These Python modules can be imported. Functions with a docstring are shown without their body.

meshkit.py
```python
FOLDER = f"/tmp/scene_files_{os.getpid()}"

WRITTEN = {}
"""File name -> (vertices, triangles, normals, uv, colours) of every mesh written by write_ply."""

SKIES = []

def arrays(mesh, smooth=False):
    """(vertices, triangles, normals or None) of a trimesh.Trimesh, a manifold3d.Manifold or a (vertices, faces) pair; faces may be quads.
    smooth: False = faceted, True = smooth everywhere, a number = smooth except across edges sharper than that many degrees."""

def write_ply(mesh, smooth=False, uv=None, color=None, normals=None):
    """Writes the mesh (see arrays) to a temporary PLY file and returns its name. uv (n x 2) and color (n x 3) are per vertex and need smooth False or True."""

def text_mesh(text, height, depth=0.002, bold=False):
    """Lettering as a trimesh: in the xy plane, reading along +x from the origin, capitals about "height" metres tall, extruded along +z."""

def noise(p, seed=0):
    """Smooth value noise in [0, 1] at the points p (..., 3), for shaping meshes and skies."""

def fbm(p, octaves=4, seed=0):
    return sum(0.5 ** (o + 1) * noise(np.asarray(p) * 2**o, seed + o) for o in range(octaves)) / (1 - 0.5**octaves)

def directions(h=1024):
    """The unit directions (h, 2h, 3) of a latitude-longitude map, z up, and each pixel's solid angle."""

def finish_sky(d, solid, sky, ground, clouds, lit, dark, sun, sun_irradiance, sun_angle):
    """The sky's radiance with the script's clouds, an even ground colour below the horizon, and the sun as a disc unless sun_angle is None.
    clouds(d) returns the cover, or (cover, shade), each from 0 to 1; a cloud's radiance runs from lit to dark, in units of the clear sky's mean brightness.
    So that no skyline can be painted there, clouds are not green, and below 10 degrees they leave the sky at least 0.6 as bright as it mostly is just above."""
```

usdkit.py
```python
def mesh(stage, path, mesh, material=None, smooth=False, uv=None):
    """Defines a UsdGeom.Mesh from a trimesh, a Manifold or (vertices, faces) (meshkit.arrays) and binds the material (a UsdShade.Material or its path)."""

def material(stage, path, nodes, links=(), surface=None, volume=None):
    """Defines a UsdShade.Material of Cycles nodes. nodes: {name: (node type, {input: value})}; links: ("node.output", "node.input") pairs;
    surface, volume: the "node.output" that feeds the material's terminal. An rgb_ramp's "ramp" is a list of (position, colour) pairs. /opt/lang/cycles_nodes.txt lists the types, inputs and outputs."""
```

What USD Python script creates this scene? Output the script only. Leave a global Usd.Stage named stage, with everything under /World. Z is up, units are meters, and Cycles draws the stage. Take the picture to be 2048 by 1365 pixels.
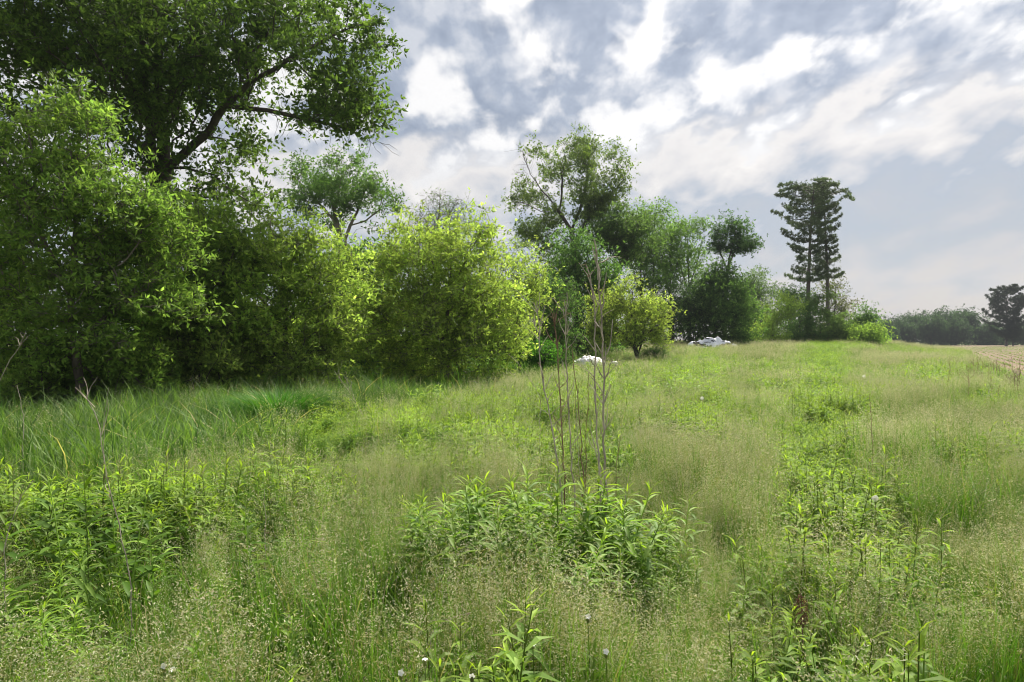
import math
import numpy as np
import trimesh
import usdkit
import meshkit
from pxr import Gf, Sdf, Usd, UsdGeom, UsdLux, UsdShade, Vt

stage = Usd.Stage.CreateInMemory()
UsdGeom.SetStageUpAxis(stage, UsdGeom.Tokens.z)
UsdGeom.SetStageMetersPerUnit(stage, 1.0)
UsdGeom.Xform.Define(stage, "/World")
UsdGeom.Scope.Define(stage, "/World/Looks")
PI = math.pi

# ---------------------------------------------------------------- camera, sky, sun, exposure
EXPOSURE = 3.1
SUN_AZ, SUN_EL = math.radians(28), math.radians(50)      # azimuth from +y towards +x
SUN_I, SUN_ANGLE = 0.37, 10.0
SKY_STRENGTH = 0.05
CAM_Z = 1.5

cam = UsdGeom.Camera.Define(stage, "/World/camera")
cam.CreateFocalLengthAttr(24.0)
cam.CreateHorizontalApertureAttr(36.0)
cam.CreateVerticalApertureAttr(24.0)
cam.CreateClippingRangeAttr(Gf.Vec2f(0.05, 20000))
cam.CreateExposureAttr(EXPOSURE)
cam.AddTranslateOp().Set(Gf.Vec3d(0, 0, CAM_Z))
cam.AddRotateXOp().Set(90.0)

SUN = np.array([math.sin(SUN_AZ) * math.cos(SUN_EL), math.cos(SUN_AZ) * math.cos(SUN_EL), math.sin(SUN_EL)])


def make_sky():
    N = {
        "tc": ("texture_coordinate", {}),
        "sky": ("sky_texture", {"sky_type": "single_scattering", "sun_disc": False, "sun_elevation": SUN_EL, "sun_rotation": SUN_AZ, "aerosol_density": 2.0}),
        "sep": ("separate_xyz", {}),
        "zc": ("math", {"math_type": "maximum", "value2": 0.0}),
        "za": ("math", {"math_type": "add", "value2": 0.34}),
        "dx": ("math", {"math_type": "divide"}),
        "dy": ("math", {"math_type": "divide"}),
        "p": ("combine_xyz", {"z": 3.7}),
        "map": ("mapping", {"mapping_type": "point", "rotation": (0, 0, 0.12), "scale": (9.6, 6.4, 1), "location": (8.2, 14.9, 0)}),
        "n1": ("noise_texture", {"dimensions": "3D", "scale": 1.0, "detail": 6.0, "roughness": 0.47, "distortion": 0.15}),
        "n2": ("noise_texture", {"dimensions": "3D", "scale": 0.42, "detail": 3.0, "roughness": 0.5, "distortion": 0.2}),
        "n3": ("noise_texture", {"dimensions": "3D", "scale": 1.5, "detail": 5.0, "roughness": 0.5, "distortion": 0.2}),
        "s12": ("mix_float", {"fac": 0.24}),
        # white gaps between the grey cells
        "gap": ("map_range", {"range_type": "smoothstep", "from_min": 0.48, "from_max": 0.60, "to_min": 0.0, "to_max": 1.0, "clamp": True}),
        # tone of the cells themselves
        "cell": ("rgb_ramp", {"ramp": [(0.34, (0.33, 0.39, 0.50)), (0.50, (0.44, 0.50, 0.61)), (0.64, (0.72, 0.75, 0.81))]}),
        "cc": ("mix_color", {"b": (1.13, 1.11, 1.09), "use_clamp": False}),
        # towards the horizon: a band of bright cloud, a slate layer, a pale haze
        "band": ("rgb_ramp", {"ramp": [(0.0, (0.70, 0.67, 0.67)), (0.04, (0.66, 0.65, 0.68)), (0.10, (0.55, 0.585, 0.65)), (0.165, (0.51, 0.565, 0.655)), (0.21, (0.84, 0.82, 0.82)), (0.25, (1.05, 1.0, 0.95)), (0.30, (0.62, 0.66, 0.74)), (1, (0.5, 0.55, 0.68))]}),
        "wob": ("map_range", {"from_min": 0.0, "from_max": 1.0, "to_min": -0.14, "to_max": 0.14}),
        "zw": ("math", {"math_type": "add"}),
        "xw": ("math", {"math_type": "multiply", "value2": -0.07}),
        "zw2": ("math", {"math_type": "add"}),
        "low": ("map_range", {"range_type": "smoothstep", "from_min": 0.225, "from_max": 0.315, "to_min": 1.0, "to_max": 0.0, "clamp": True}),
        "lowm": ("math", {"math_type": "multiply", "value2": 1.0}),
        "fin": ("mix_color", {"use_clamp": False}),
        # light through the thin cloud round the sun
        "dot": ("vector_math", {"math_type": "dot_product", "vector2": tuple(SUN)}),
        "dotc": ("math", {"math_type": "maximum", "value2": 0.0}),
        "gl": ("math", {"math_type": "power", "value2": 9.0}),
        "gl2": ("math", {"math_type": "multiply_add", "value2": 0.45, "value3": 0.80}),
        "lit": ("vector_math", {"math_type": "scale"}),
        "unit": ("vector_math", {"math_type": "scale", "scale": 1.0 / (SKY_STRENGTH * 2 ** EXPOSURE)}),
        "mixs": ("mix_color", {"fac": 0.97, "use_clamp": False}),
        "bg": ("background_shader", {"strength": SKY_STRENGTH}),
    }
    L = [("tc.generated", "sep.vector"), ("sep.z", "zc.value1"), ("zc.value", "za.value1"), ("sep.x", "dx.value1"), ("za.value", "dx.value2"),
         ("sep.y", "dy.value1"), ("za.value", "dy.value2"), ("dx.value", "p.x"), ("dy.value", "p.y"), ("p.vector", "map.vector"),
         ("map.vector", "n1.vector"), ("map.vector", "n2.vector"), ("map.vector", "n3.vector"), ("n1.fac", "s12.a"), ("n2.fac", "s12.b"),
         ("s12.result", "gap.value"), ("n3.fac", "cell.fac"), ("cell.color", "cc.a"), ("gap.result", "cc.fac"),
         ("n1.fac", "wob.value"), ("zc.value", "zw.value1"), ("wob.result", "zw.value2"), ("sep.x", "xw.value1"), ("zw.value", "zw2.value1"), ("xw.value", "zw2.value2"),
         ("zw2.value", "band.fac"), ("zw2.value", "low.value"), ("low.result", "lowm.value1"),
         ("lowm.value", "fin.fac"), ("cc.result", "fin.a"), ("band.color", "fin.b"),
         ("tc.generated", "dot.vector1"), ("dot.value", "dotc.value1"), ("dotc.value", "gl.value1"), ("gl.value", "gl2.value1"),
         ("fin.result", "lit.vector1"), ("gl2.value", "lit.scale"), ("lit.vector", "unit.vector1"),
         ("tc.generated", "sky.vector"), ("sky.color", "mixs.a"), ("unit.vector", "mixs.b"), ("mixs.result", "bg.color")]
    return usdkit.material(stage, "/World/Looks/sky", N, L, surface="bg.background")


sky = UsdLux.DomeLight.Define(stage, "/World/sky")
sky.CreateIntensityAttr(1.0)
UsdShade.MaterialBindingAPI.Apply(sky.GetPrim()).Bind(make_sky())
sky.GetPrim().SetCustomDataByKey("kind", "structure")

sun = UsdLux.DistantLight.Define(stage, "/World/sun")
sun.CreateIntensityAttr(SUN_I)
sun.CreateAngleAttr(SUN_ANGLE)
sun.CreateColorAttr(Gf.Vec3f(1.0, 0.93, 0.80))
sun.GetPrim().CreateAttribute("inputs:normalize", Sdf.ValueTypeNames.Bool).Set(True)
sun.AddRotateZOp().Set(-math.degrees(SUN_AZ))
sun.AddRotateXOp().Set(-(90 - math.degrees(SUN_EL)))

# ---------------------------------------------------------------- helpers
taken = {}


def numbered(name, parent="/World"):
    key = f"{parent}/{name}"
    n = taken.get(key, -1) + 1
    taken[key] = n
    return key if n == 0 else f"{key}_{n:03d}"


def mat_leaf(name, trans=0.4, rough=0.5, spec=0.3, tcol=(1.15, 1.22, 0.72), var=0.35, vscale=0.5, each=0.0):
    N = {"a": ("attribute", {"attribute": "col"}), "g": ("geometry", {}),
         "n": ("noise_texture", {"scale": vscale, "detail": 3.0}),
         "mr": ("map_range", {"from_min": 0.25, "from_max": 0.75, "to_min": 1 - var, "to_max": 1 + var}),
         "c0": ("vector_math", {"math_type": "scale"}), "oi": ("object_info", {}), "om": ("map_range", {"from_min": 0.0, "from_max": 1.0, "to_min": 1 - each, "to_max": 1 + each}), "c": ("vector_math", {"math_type": "scale"}),
         "t": ("vector_math", {"math_type": "multiply", "vector2": tcol}),
         "p": ("principled_bsdf", {"roughness": rough, "specular_ior_level": spec}),
         "tr": ("translucent_bsdf", {}), "m": ("mix_closure", {"fac": trans})}
    L = [("g.position", "n.vector"), ("n.fac", "mr.value"), ("a.color", "c0.vector1"), ("mr.result", "c0.scale"), ("oi.random", "om.value"), ("c0.vector", "c.vector1"), ("om.result", "c.scale"), ("c.vector", "p.base_color"),
         ("c.vector", "t.vector1"), ("t.vector", "tr.color"), ("p.BSDF", "m.closure1"), ("tr.BSDF", "m.closure2")]
    return usdkit.material(stage, f"/World/Looks/{name}", N, L, surface="m.closure")


def mat_bark(name, c1, c2, scale=6.0, bumpd=0.02, stretch=0.25):
    N = {"g": ("texture_coordinate", {}), "mp": ("mapping", {"mapping_type": "point", "scale": (1, 1, stretch)}),
         "n": ("noise_texture", {"scale": scale, "detail": 6.0, "roughness": 0.65}),
         "r": ("rgb_ramp", {"ramp": [(0.3, c1), (0.7, c2)]}),
         "b": ("bump", {"strength": 0.8, "distance": bumpd}),
         "p": ("principled_bsdf", {"roughness": 0.9, "specular_ior_level": 0.2})}
    L = [("g.object", "mp.vector"), ("mp.vector", "n.vector"), ("n.fac", "r.fac"), ("r.color", "p.base_color"), ("n.fac", "b.height"), ("b.normal", "p.normal")]
    return usdkit.material(stage, f"/World/Looks/{name}", N, L, surface="p.BSDF")


M_LEAF = mat_leaf("leaf", 0.55, 0.55, 0.12, (1.22, 1.30, 0.85), var=0.30, vscale=0.6)
M_GRASS = mat_leaf("grass_blade", 0.42, 0.55, 0.15, (1.2, 1.35, 0.5), var=0.30, vscale=0.35)
M_SEED = mat_leaf("seed_head", 0.40, 0.7, 0.15, (1.1, 1.05, 0.8), var=0.28, vscale=0.30)
M_WEED = mat_leaf("weed_leaf", 0.45, 0.55, 0.12, (1.25, 1.35, 0.45), var=0.25, vscale=1.6, each=0.25)
M_NEEDLE = mat_leaf("pine_needle", 0.15, 0.6, 0.25, (1.1, 1.1, 0.6), var=0.25, vscale=0.4)
M_BARK = mat_bark("bark", (0.030, 0.025, 0.020), (0.105, 0.09, 0.075))
M_BARK_GREY = mat_bark("bark_grey", (0.07, 0.06, 0.048), (0.19, 0.165, 0.13))
M_BARK_PINE = mat_bark("bark_pine", (0.05, 0.042, 0.04), (0.15, 0.125, 0.115))
M_STALK = mat_bark("dead_stalk", (0.11, 0.09, 0.07), (0.44, 0.39, 0.32), scale=30, bumpd=0.002)
M_STALK_BROWN = mat_bark("brown_stalk", (0.09, 0.055, 0.035), (0.24, 0.16, 0.11), scale=40, bumpd=0.002)


def put_mesh(path, v, f, mat, col=None, smooth=False):
    m = usdkit.mesh(stage, path, (v, f), mat, smooth=smooth)
    if col is not None:
        UsdGeom.PrimvarsAPI(m).CreatePrimvar("col", Sdf.ValueTypeNames.Color3fArray, "vertex").Set(Vt.Vec3fArray.FromNumpy(np.asarray(col, np.float32)))
    return m


def tag(prim, label=None, category=None, group=None, kind=None):
    p = prim.GetPrim() if hasattr(prim, "GetPrim") else prim
    for k, v in (("label", label), ("category", category), ("group", group), ("kind", kind)):
        if v:
            p.SetCustomDataByKey(k, v)
    return p


def thing(name, loc, label, category, group=None, rotz=0.0, scale=1.0):
    x = UsdGeom.Xform.Define(stage, numbered(name))
    x.AddTranslateOp().Set(Gf.Vec3d(*map(float, loc)))
    if rotz:
        x.AddRotateZOp().Set(math.degrees(rotz))
    if scale != 1.0:
        x.AddScaleOp().Set(Gf.Vec3f(float(scale)))
    tag(x, label, category, group)
    return x.GetPrim()


def part(root, name, v, f, mat, col=None, smooth=False):
    return put_mesh(numbered(name, str(root.GetPath())), v, f, mat, col, smooth)


def dup(root, name, loc, rotz, scale, label, category, group, tilt=0.0):
    x = UsdGeom.Xform.Define(stage, numbered(name))
    p = x.GetPrim()
    p.GetReferences().AddInternalReference(root.GetPath())
    p.SetInstanceable(True)
    x.ClearXformOpOrder()
    x.AddTranslateOp().Set(Gf.Vec3d(*map(float, loc)))
    x.AddRotateZOp().Set(math.degrees(rotz))
    if tilt:
        x.AddRotateXOp().Set(math.degrees(tilt))
    x.AddScaleOp().Set(Gf.Vec3f(float(scale)))
    tag(p, label, category, group)
    return p


def unit(a):
    return a / np.maximum(np.linalg.norm(a, axis=-1, keepdims=True), 1e-9)


def sm(x, a, b):
    t = np.clip((np.asarray(x, float) - a) / (b - a), 0, 1)
    return t * t * (3 - 2 * t)


def gz(x, y):
    """Height of the ground."""
    x, y = np.asarray(x, float), np.asarray(y, float)
    rise = 0.95 * sm(y, 22, 68) * (1 - sm(y, 95, 170)) * sm(x, -20, 12) * (1 - sm(x - 0.63 * y, -11, 0))
    rise2 = 0.35 * sm(y, 55, 90) * (1 - sm(y, 95, 150)) * np.exp(-((x - 0.55 * y) / 9.0) ** 2)
    q = np.stack([x * 0.22, y * 0.22, np.zeros_like(x)], -1)
    return rise + rise2 + 0.10 * (meshkit.fbm(q, 3, 5) - 0.5) * (1 - sm(y, 60, 140))


def W(px, py, d):
    """A point of the place, from where it shows in the photograph and how far off it stands (metres)."""
    return np.array([(px - 1024) / 1365.33 * d, d, CAM_Z + (682.5 - py) / 1365.33 * d])


def on_ground(px, d, sink=0.05):
    x = (px - 1024) / 1365.33 * d
    return np.array([x, d, float(gz(x, d)) - sink])


# ---------------------------------------------------------------- foliage and branch builders
def leaves(P, D, Nn, L, Wd, fold=0.15):
    """Folded kite leaves: 4 vertices, 2 triangles each."""
    S = unit(np.cross(D, Nn))
    U = np.cross(S, D)
    L, Wd = np.broadcast_to(L, (len(P),))[:, None], np.broadcast_to(Wd, (len(P),))[:, None]
    v = np.stack([P, P + D * L * 0.45 + S * Wd * 0.5 + U * Wd * fold, P + D * L, P + D * L * 0.45 - S * Wd * 0.5 + U * Wd * fold], 1).reshape(-1, 3)
    i = np.arange(len(P))[:, None] * 4
    f = np.stack([i + [0, 1, 2], i + [0, 2, 3]], 1).reshape(-1, 3)
    return v, f


def leaf_colours(rng, n, base, tip=None, spread=0.35, group=None):
    base = np.asarray(base, float)
    tip = base * [1.5, 1.25, 0.8] if tip is None else np.asarray(tip, float)
    t = rng.random((n, 1)) ** 1.6
    c = base * (1 - t) + tip * t
    c = c * (1 - spread / 2 + spread * rng.random((n, 1)))
    if group is not None:
        c = c * group
    return np.repeat(c, 4, 0)


def rosettes(rng, C, A, k, L, asp, spread, base, tip, group, up=0.25):
    """k leaves radiating from each centre C about the axis A."""
    n = len(C)
    C, A = np.repeat(C, k, 0), np.repeat(A, k, 0)
    R = unit(rng.normal(size=(n * k, 3)))
    D = unit(A * 0.45 + R * spread)
    Nn = unit(rng.normal(size=(n * k, 3)) * 0.6 + [0, 0, up])
    ll = L * (0.5 + 0.9 * rng.random(n * k) ** 1.3)
    v, f = leaves(C + D * (0.15 * L), D, Nn, ll, ll * asp)
    return v, f, leaf_colours(rng, n * k, base, tip, group=None if group is None else np.repeat(group, k, 0))


def grow(skel, pts, rng, step=0.5, r0=0.3, rtip=0.006, path=0.3, curve=0.12):
    """Joins the points to the skeleton lines by branches. Returns node positions, parents, radii."""
    pos, par, plen = [], [], []
    for k, line in enumerate(skel):
        line = np.asarray(line, float)
        seg = np.linalg.norm(np.diff(line, axis=0), axis=1)
        cum = np.concatenate([[0], np.cumsum(seg)])
        m = max(2, int(cum[-1] / step) + 1)
        q = np.stack([np.interp(np.linspace(0, cum[-1], m), cum, line[:, a]) for a in range(3)], 1)
        q[1:-1] += rng.normal(size=q[1:-1].shape) * step * 0.05
        if k == 0:
            last = -1
        else:
            last = int(np.argmin(np.linalg.norm(np.array(pos) - q[0], axis=1)))
            if np.linalg.norm(pos[last] - q[0]) < step:
                q = q[1:]
        for x in q:
            pos.append(x)
            par.append(last)
            plen.append(0 if last < 0 else plen[last] + np.linalg.norm(x - pos[last]))
            last = len(pos) - 1
    base_n = len(pos)
    cap = base_n + len(pts) * 4
    P, Q, LN = np.zeros((cap, 3)), np.full(cap, -1), np.zeros(cap)
    P[:base_n], Q[:base_n], LN[:base_n] = pos, par, plen
    n = base_n
    dist0 = np.min(np.linalg.norm(pts[:, None] - P[None, :base_n], axis=2), axis=1) if len(pts) else np.zeros(0)
    tips = np.zeros(len(pts), int)
    lo = max(1, min(4, base_n // 6))
    for t in np.argsort(dist0):
        p = pts[t]
        d = np.linalg.norm(P[lo:n] - p, axis=1)
        b = lo + int(np.argmin(d + path * LN[lo:n] + 0.6 * np.maximum(0, P[lo:n, 2] - p[2])))
        gap = p - P[b]
        ln = np.linalg.norm(gap)
        k = 1 if ln < step else (2 if ln < 3 * step else 3)
        bend = rng.normal(size=3) * ln * curve
        prev = b
        for j in range(1, k + 1):
            s = j / k
            x = P[b] + gap * s + bend * math.sin(PI * s) + np.array([0, 0, -ln * 0.10 * math.sin(PI * s)])
            P[n], Q[n], LN[n] = x, prev, LN[prev] + np.linalg.norm(x - P[prev])
            prev = n
            n += 1
        tips[t] = prev
    P, Q = P[:n], Q[:n]
    cnt = np.zeros(n)
    kids = np.zeros(n, int)
    np.add.at(kids, Q[1:][Q[1:] >= 0], 1)
    cnt[kids == 0] = 1
    for i in range(n - 1, 0, -1):
        if Q[i] >= 0:
            cnt[Q[i]] += cnt[i]
    R = rtip * cnt ** (math.log(r0 / rtip) / math.log(max(cnt[0], 2)))
    return P, Q, R, tips


def tubes(P, Q, R, sides=5, thin=None):
    if thin is not None:
        big = R >= thin
        return join(tubes_of(P, Q, R, sides, big), tubes_of(P, Q, R, 3, ~big))
    return tubes_of(P, Q, R, sides, np.ones(len(P), bool))


def tubes_of(P, Q, R, sides, use):
    n = len(P)
    d = np.zeros((n, 3))
    has = Q >= 0
    d[has] = unit(P[has] - P[Q[has]])
    d[~has] = [0, 0, 1]
    main = np.full(n, -1)
    for i in range(n):
        q = Q[i]
        if q >= 0 and (main[q] < 0 or R[i] > R[main[q]]):
            main[q] = i
    idx = np.nonzero(has & use)[0]
    q = Q[idx]
    ismain = main[q] == idx
    dA = np.where(ismain[:, None], d[q], d[idx])
    rA = np.where(ismain, np.minimum(R[q], R[idx] * 1.6), np.minimum(R[q] * 0.95, R[idx] * 1.15))

    def ring(c, dd, r):
        ref = np.broadcast_to(np.array([0.87, 0.43, 0.12]), dd.shape)
        a = unit(np.cross(dd, ref))
        b = np.cross(dd, a)
        th = np.arange(sides) * 2 * PI / sides
        return c[:, None] + r[:, None, None] * (np.cos(th)[None, :, None] * a[:, None] + np.sin(th)[None, :, None] * b[:, None])
    A, B = ring(P[q], dA, rA), ring(P[idx], d[idx], R[idx])
    v = np.concatenate([A, B], 1).reshape(-1, 3)
    o = (np.arange(len(idx)) * 2 * sides)[:, None]
    j = np.arange(sides)
    k = (j + 1) % sides
    f1 = np.stack([j, k, sides + k], 1)
    f2 = np.stack([j, sides + k, sides + j], 1)
    f = (o[:, :, None] + np.concatenate([f1, f2])[None]).reshape(-1, 3)
    return v, f


def tube_line(pts, radii, sides=5):
    pts = np.asarray(pts, float)
    n = len(pts)
    return tubes(pts, np.arange(n) - 1, np.broadcast_to(np.asarray(radii, float), (n,)), sides)


def join(*vf):
    vs, fs, n = [], [], 0
    for v, f in vf:
        vs.append(v)
        fs.append(f + n)
        n += len(v)
    return np.concatenate(vs), np.concatenate(fs)


def sample_crown(rng, ells, n, shell=0.42, gap=0.45, gscale=1.0, mind=0.0, bough=None):
    """Points in the union of ellipsoids (centre, radii), gathered in boughs (number, radius)."""
    if bough:
        nb, bR = bough
        B = sample_crown(rng, ells, nb * 6, shell, 0.0, gscale)
        B = B[rng.permutation(len(B))]
        kept = [B[0]]
        for p in B[1:]:
            if np.min(np.sum(((np.array(kept) - p) / [1, 1, 0.7]) ** 2, 1)) > (bR * 0.95) ** 2:
                kept.append(p)
            if len(kept) >= nb:
                break
        B = np.array(kept)
        sz = bR * (0.65 + 0.6 * rng.random((len(B), 1)))
        w = sz[:, 0] ** 2
        i = rng.choice(len(B), n, p=w / w.sum())
        d = unit(rng.normal(size=(n, 3))) * rng.random((n, 1)) ** 0.45
        sh = rng.random(n) < 0.09
        d[sh] = np.c_[d[sh, :2] * 0.35, 0.9 + 1.5 * rng.random(sh.sum())]
        return B[i] + d * sz[i] * [1.05, 1.05, 0.62] + np.c_[np.zeros((n, 2)), -0.12 * (d[:, 0] ** 2 + d[:, 1] ** 2) * sz[i, 0]]
    out = []
    ctr = np.array([e[0] for e in ells])
    rad = np.array([e[1] for e in ells])
    w = rad.prod(1) ** 0.72
    w /= w.sum()
    off = rng.random(3) * 50
    while len(out) < n:
        m = n * 3
        e = rng.choice(len(ells), m, p=w)
        d = unit(rng.normal(size=(m, 3))) * (rng.random((m, 1)) ** shell)
        p = ctr[e] + d * rad[e]
        keep = meshkit.fbm(p / gscale + off, 2, 3) > gap
        out += list(p[keep])
    p = np.array(out[:n * 2])
    if mind > 0:
        kept, cells = [], {}
        for x in p:
            c = tuple((x // mind).astype(int))
            if cells.get(c, 0) < 1:
                cells[c] = 1
                kept.append(x)
            if len(kept) >= n:
                break
        p = np.array(kept)
    return p[:n]


def tree(name, label, cat, d, skel, ells, n, per, k, L, asp, R, base, tip=None, r0=0.2, seed=0, gap=0.45, gscale=1.2, group=None, mat_b=None,
         flat=0.6, shell=0.42, spread=1.0, rtip=0.007, mind=0.0, step=0.5, bare=None, path=0.3, vary=0.30, skirt=(), bough=None):
    """skel: lines of (px, py, extra depth); ells: (px, py, rx px, ry px, depth radius m, extra depth). The first line starts at the ground."""
    rng = np.random.default_rng(seed)
    lines = [np.array([W(a[0], a[1], d + (a[2] if len(a) > 2 else 0)) for a in l]) for l in skel]
    root = lines[0][0].copy()
    root[2] = float(gz(root[0], root[1])) - 0.08
    lines[0] = np.vstack([root, lines[0][1:]]) if abs(lines[0][0][2] - root[2]) < 1.0 else np.vstack([root, lines[0]])
    E = []
    for e in ells:
        dd = d + (e[5] if len(e) > 5 else 0)
        E.append((W(e[0], e[1], dd), np.array([e[2] / 1365.33 * dd, e[4], e[3] / 1365.33 * dd])))
    for (px, rx, dd, h) in skirt:
        x0 = (px - 1024) / 1365.33 * (d + dd)
        E.append((np.array([x0, d + dd, float(gz(x0, d + dd)) + h * 0.75]), np.array([rx / 1365.33 * d, 0.9, h * 0.8])))
    pts = sample_crown(rng, E, n, shell, gap, gscale, mind, bough)
    pts = pts[pts[:, 2] > gz(pts[:, 0], pts[:, 1]) + 0.15]
    print(label[:40], len(pts), n)
    P, Q, Rr, tips = grow(lines, pts, rng, step=step, r0=r0, rtip=rtip, path=path)
    tv, tf = tubes(P, Q, Rr, 6, thin=0.022)
    if bare is not None:                      # leafless twig ends
        for (a, b, m, ln) in bare:
            A, B = W(*a), W(*b)
            for _ in range(m):
                s = rng.random()
                p0 = A + (B - A) * s
                q = [p0]
                dr = unit((B - A) * 0.5 + rng.normal(size=3) * np.linalg.norm(B - A) * 0.45)
                for _ in range(4):
                    dr = unit(dr + rng.normal(size=3) * 0.28)
                    q.append(q[-1] + dr * ln * (0.4 + 0.6 * rng.random()) / 4)
                tv, tf = join((tv, tf), tube_line(q, np.linspace(0.010, 0.004, 5), 3))
    # leaf clusters round the twig ends
    C = P[tips]
    axis = unit(C - P[Q[tips]])
    m = len(C)
    clus = np.repeat(np.arange(m), per)
    off = rng.normal(size=(m * per, 3)) * [R, R, R * flat] * (0.55 + 0.9 * rng.random((m, 1))[clus])
    c = C[clus] + off - axis[clus] * R * 0.3
    ax = unit(axis[clus] * 0.6 + off / R * 0.5 + rng.normal(size=off.shape) * 0.3)
    g = (1 - vary + 2 * vary * rng.random((m, 1)))[clus]
    v, f, col = rosettes(rng, c, ax, k, L, asp, spread, base, tip, g)
    if d < 42:                                # the fine twigs that carry the leaves
        sp = c - C[clus]
        sl = np.linalg.norm(sp, axis=1)
        wv, wf = leaves(C[clus], sp / np.maximum(sl, 1e-6)[:, None], unit(rng.normal(size=sp.shape)), sl * 1.1, max(0.006, d * 0.00035), 0)
        tv, tf = join((tv, tf), (wv, wf))
    o = thing(name, root, label, cat, group)
    part(o, "trunk", tv - root, tf, mat_b or M_BARK, smooth=True)
    part(o, "crown", v - root, f, M_LEAF, col)
    return o


# ---------------------------------------------------------------- ground and crop field
def grid_mesh(xs, ys, zf):
    X, Y = np.meshgrid(xs, ys)
    Z = zf(X, Y)
    v = np.stack([X, Y, Z], -1).reshape(-1, 3)
    nx = len(xs)
    i, j = np.meshgrid(np.arange(len(ys) - 1), np.arange(nx - 1), indexing="ij")
    q = np.stack([i * nx + j, i * nx + j + 1, (i + 1) * nx + j + 1, (i + 1) * nx + j], -1).reshape(-1, 4)
    return v, np.vstack([q[:, [0, 1, 2]], q[:, [0, 2, 3]]])


def stretch(a, n, p):
    t = np.linspace(-1, 1, n)
    return np.sign(t) * np.abs(t) ** p * a


mg = usdkit.material(stage, "/World/Looks/ground", {
    "g": ("geometry", {}), "n1": ("noise_texture", {"scale": 0.16, "detail": 5.0, "roughness": 0.6}), "n2": ("noise_texture", {"scale": 3.0, "detail": 5.0}),
    "r1": ("rgb_ramp", {"ramp": [(0.35, (0.055, 0.085, 0.022)), (0.52, (0.10, 0.12, 0.04)), (0.66, (0.17, 0.155, 0.075))]}),
    "r2": ("rgb_ramp", {"ramp": [(0.3, (0.55, 0.55, 0.5)), (0.7, (1.2, 1.2, 1.2))]}),
    "m": ("mix_color", {"blend_type": "multiply", "fac": 1.0}), "b": ("bump", {"strength": 1.0, "distance": 0.15}),
    "p": ("principled_bsdf", {"roughness": 0.95, "specular_ior_level": 0.1})},
    [("g.position", "n1.vector"), ("g.position", "n2.vector"), ("n1.fac", "r1.fac"), ("n2.fac", "r2.fac"), ("r1.color", "m.a"), ("r2.color", "m.b"), ("m.result", "p.base_color"), ("n2.fac", "b.height"), ("b.normal", "p.normal")], surface="p.BSDF")
v, f = grid_mesh(stretch(4000, 301, 3.2), np.concatenate([[-3000, -400, -60], np.linspace(-12, 40, 180), 40 + np.linspace(0.02, 1, 150) ** 2.4 * 5000]), gz)
tag(put_mesh("/World/ground", v, f, mg, smooth=True), kind="structure")

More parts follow.
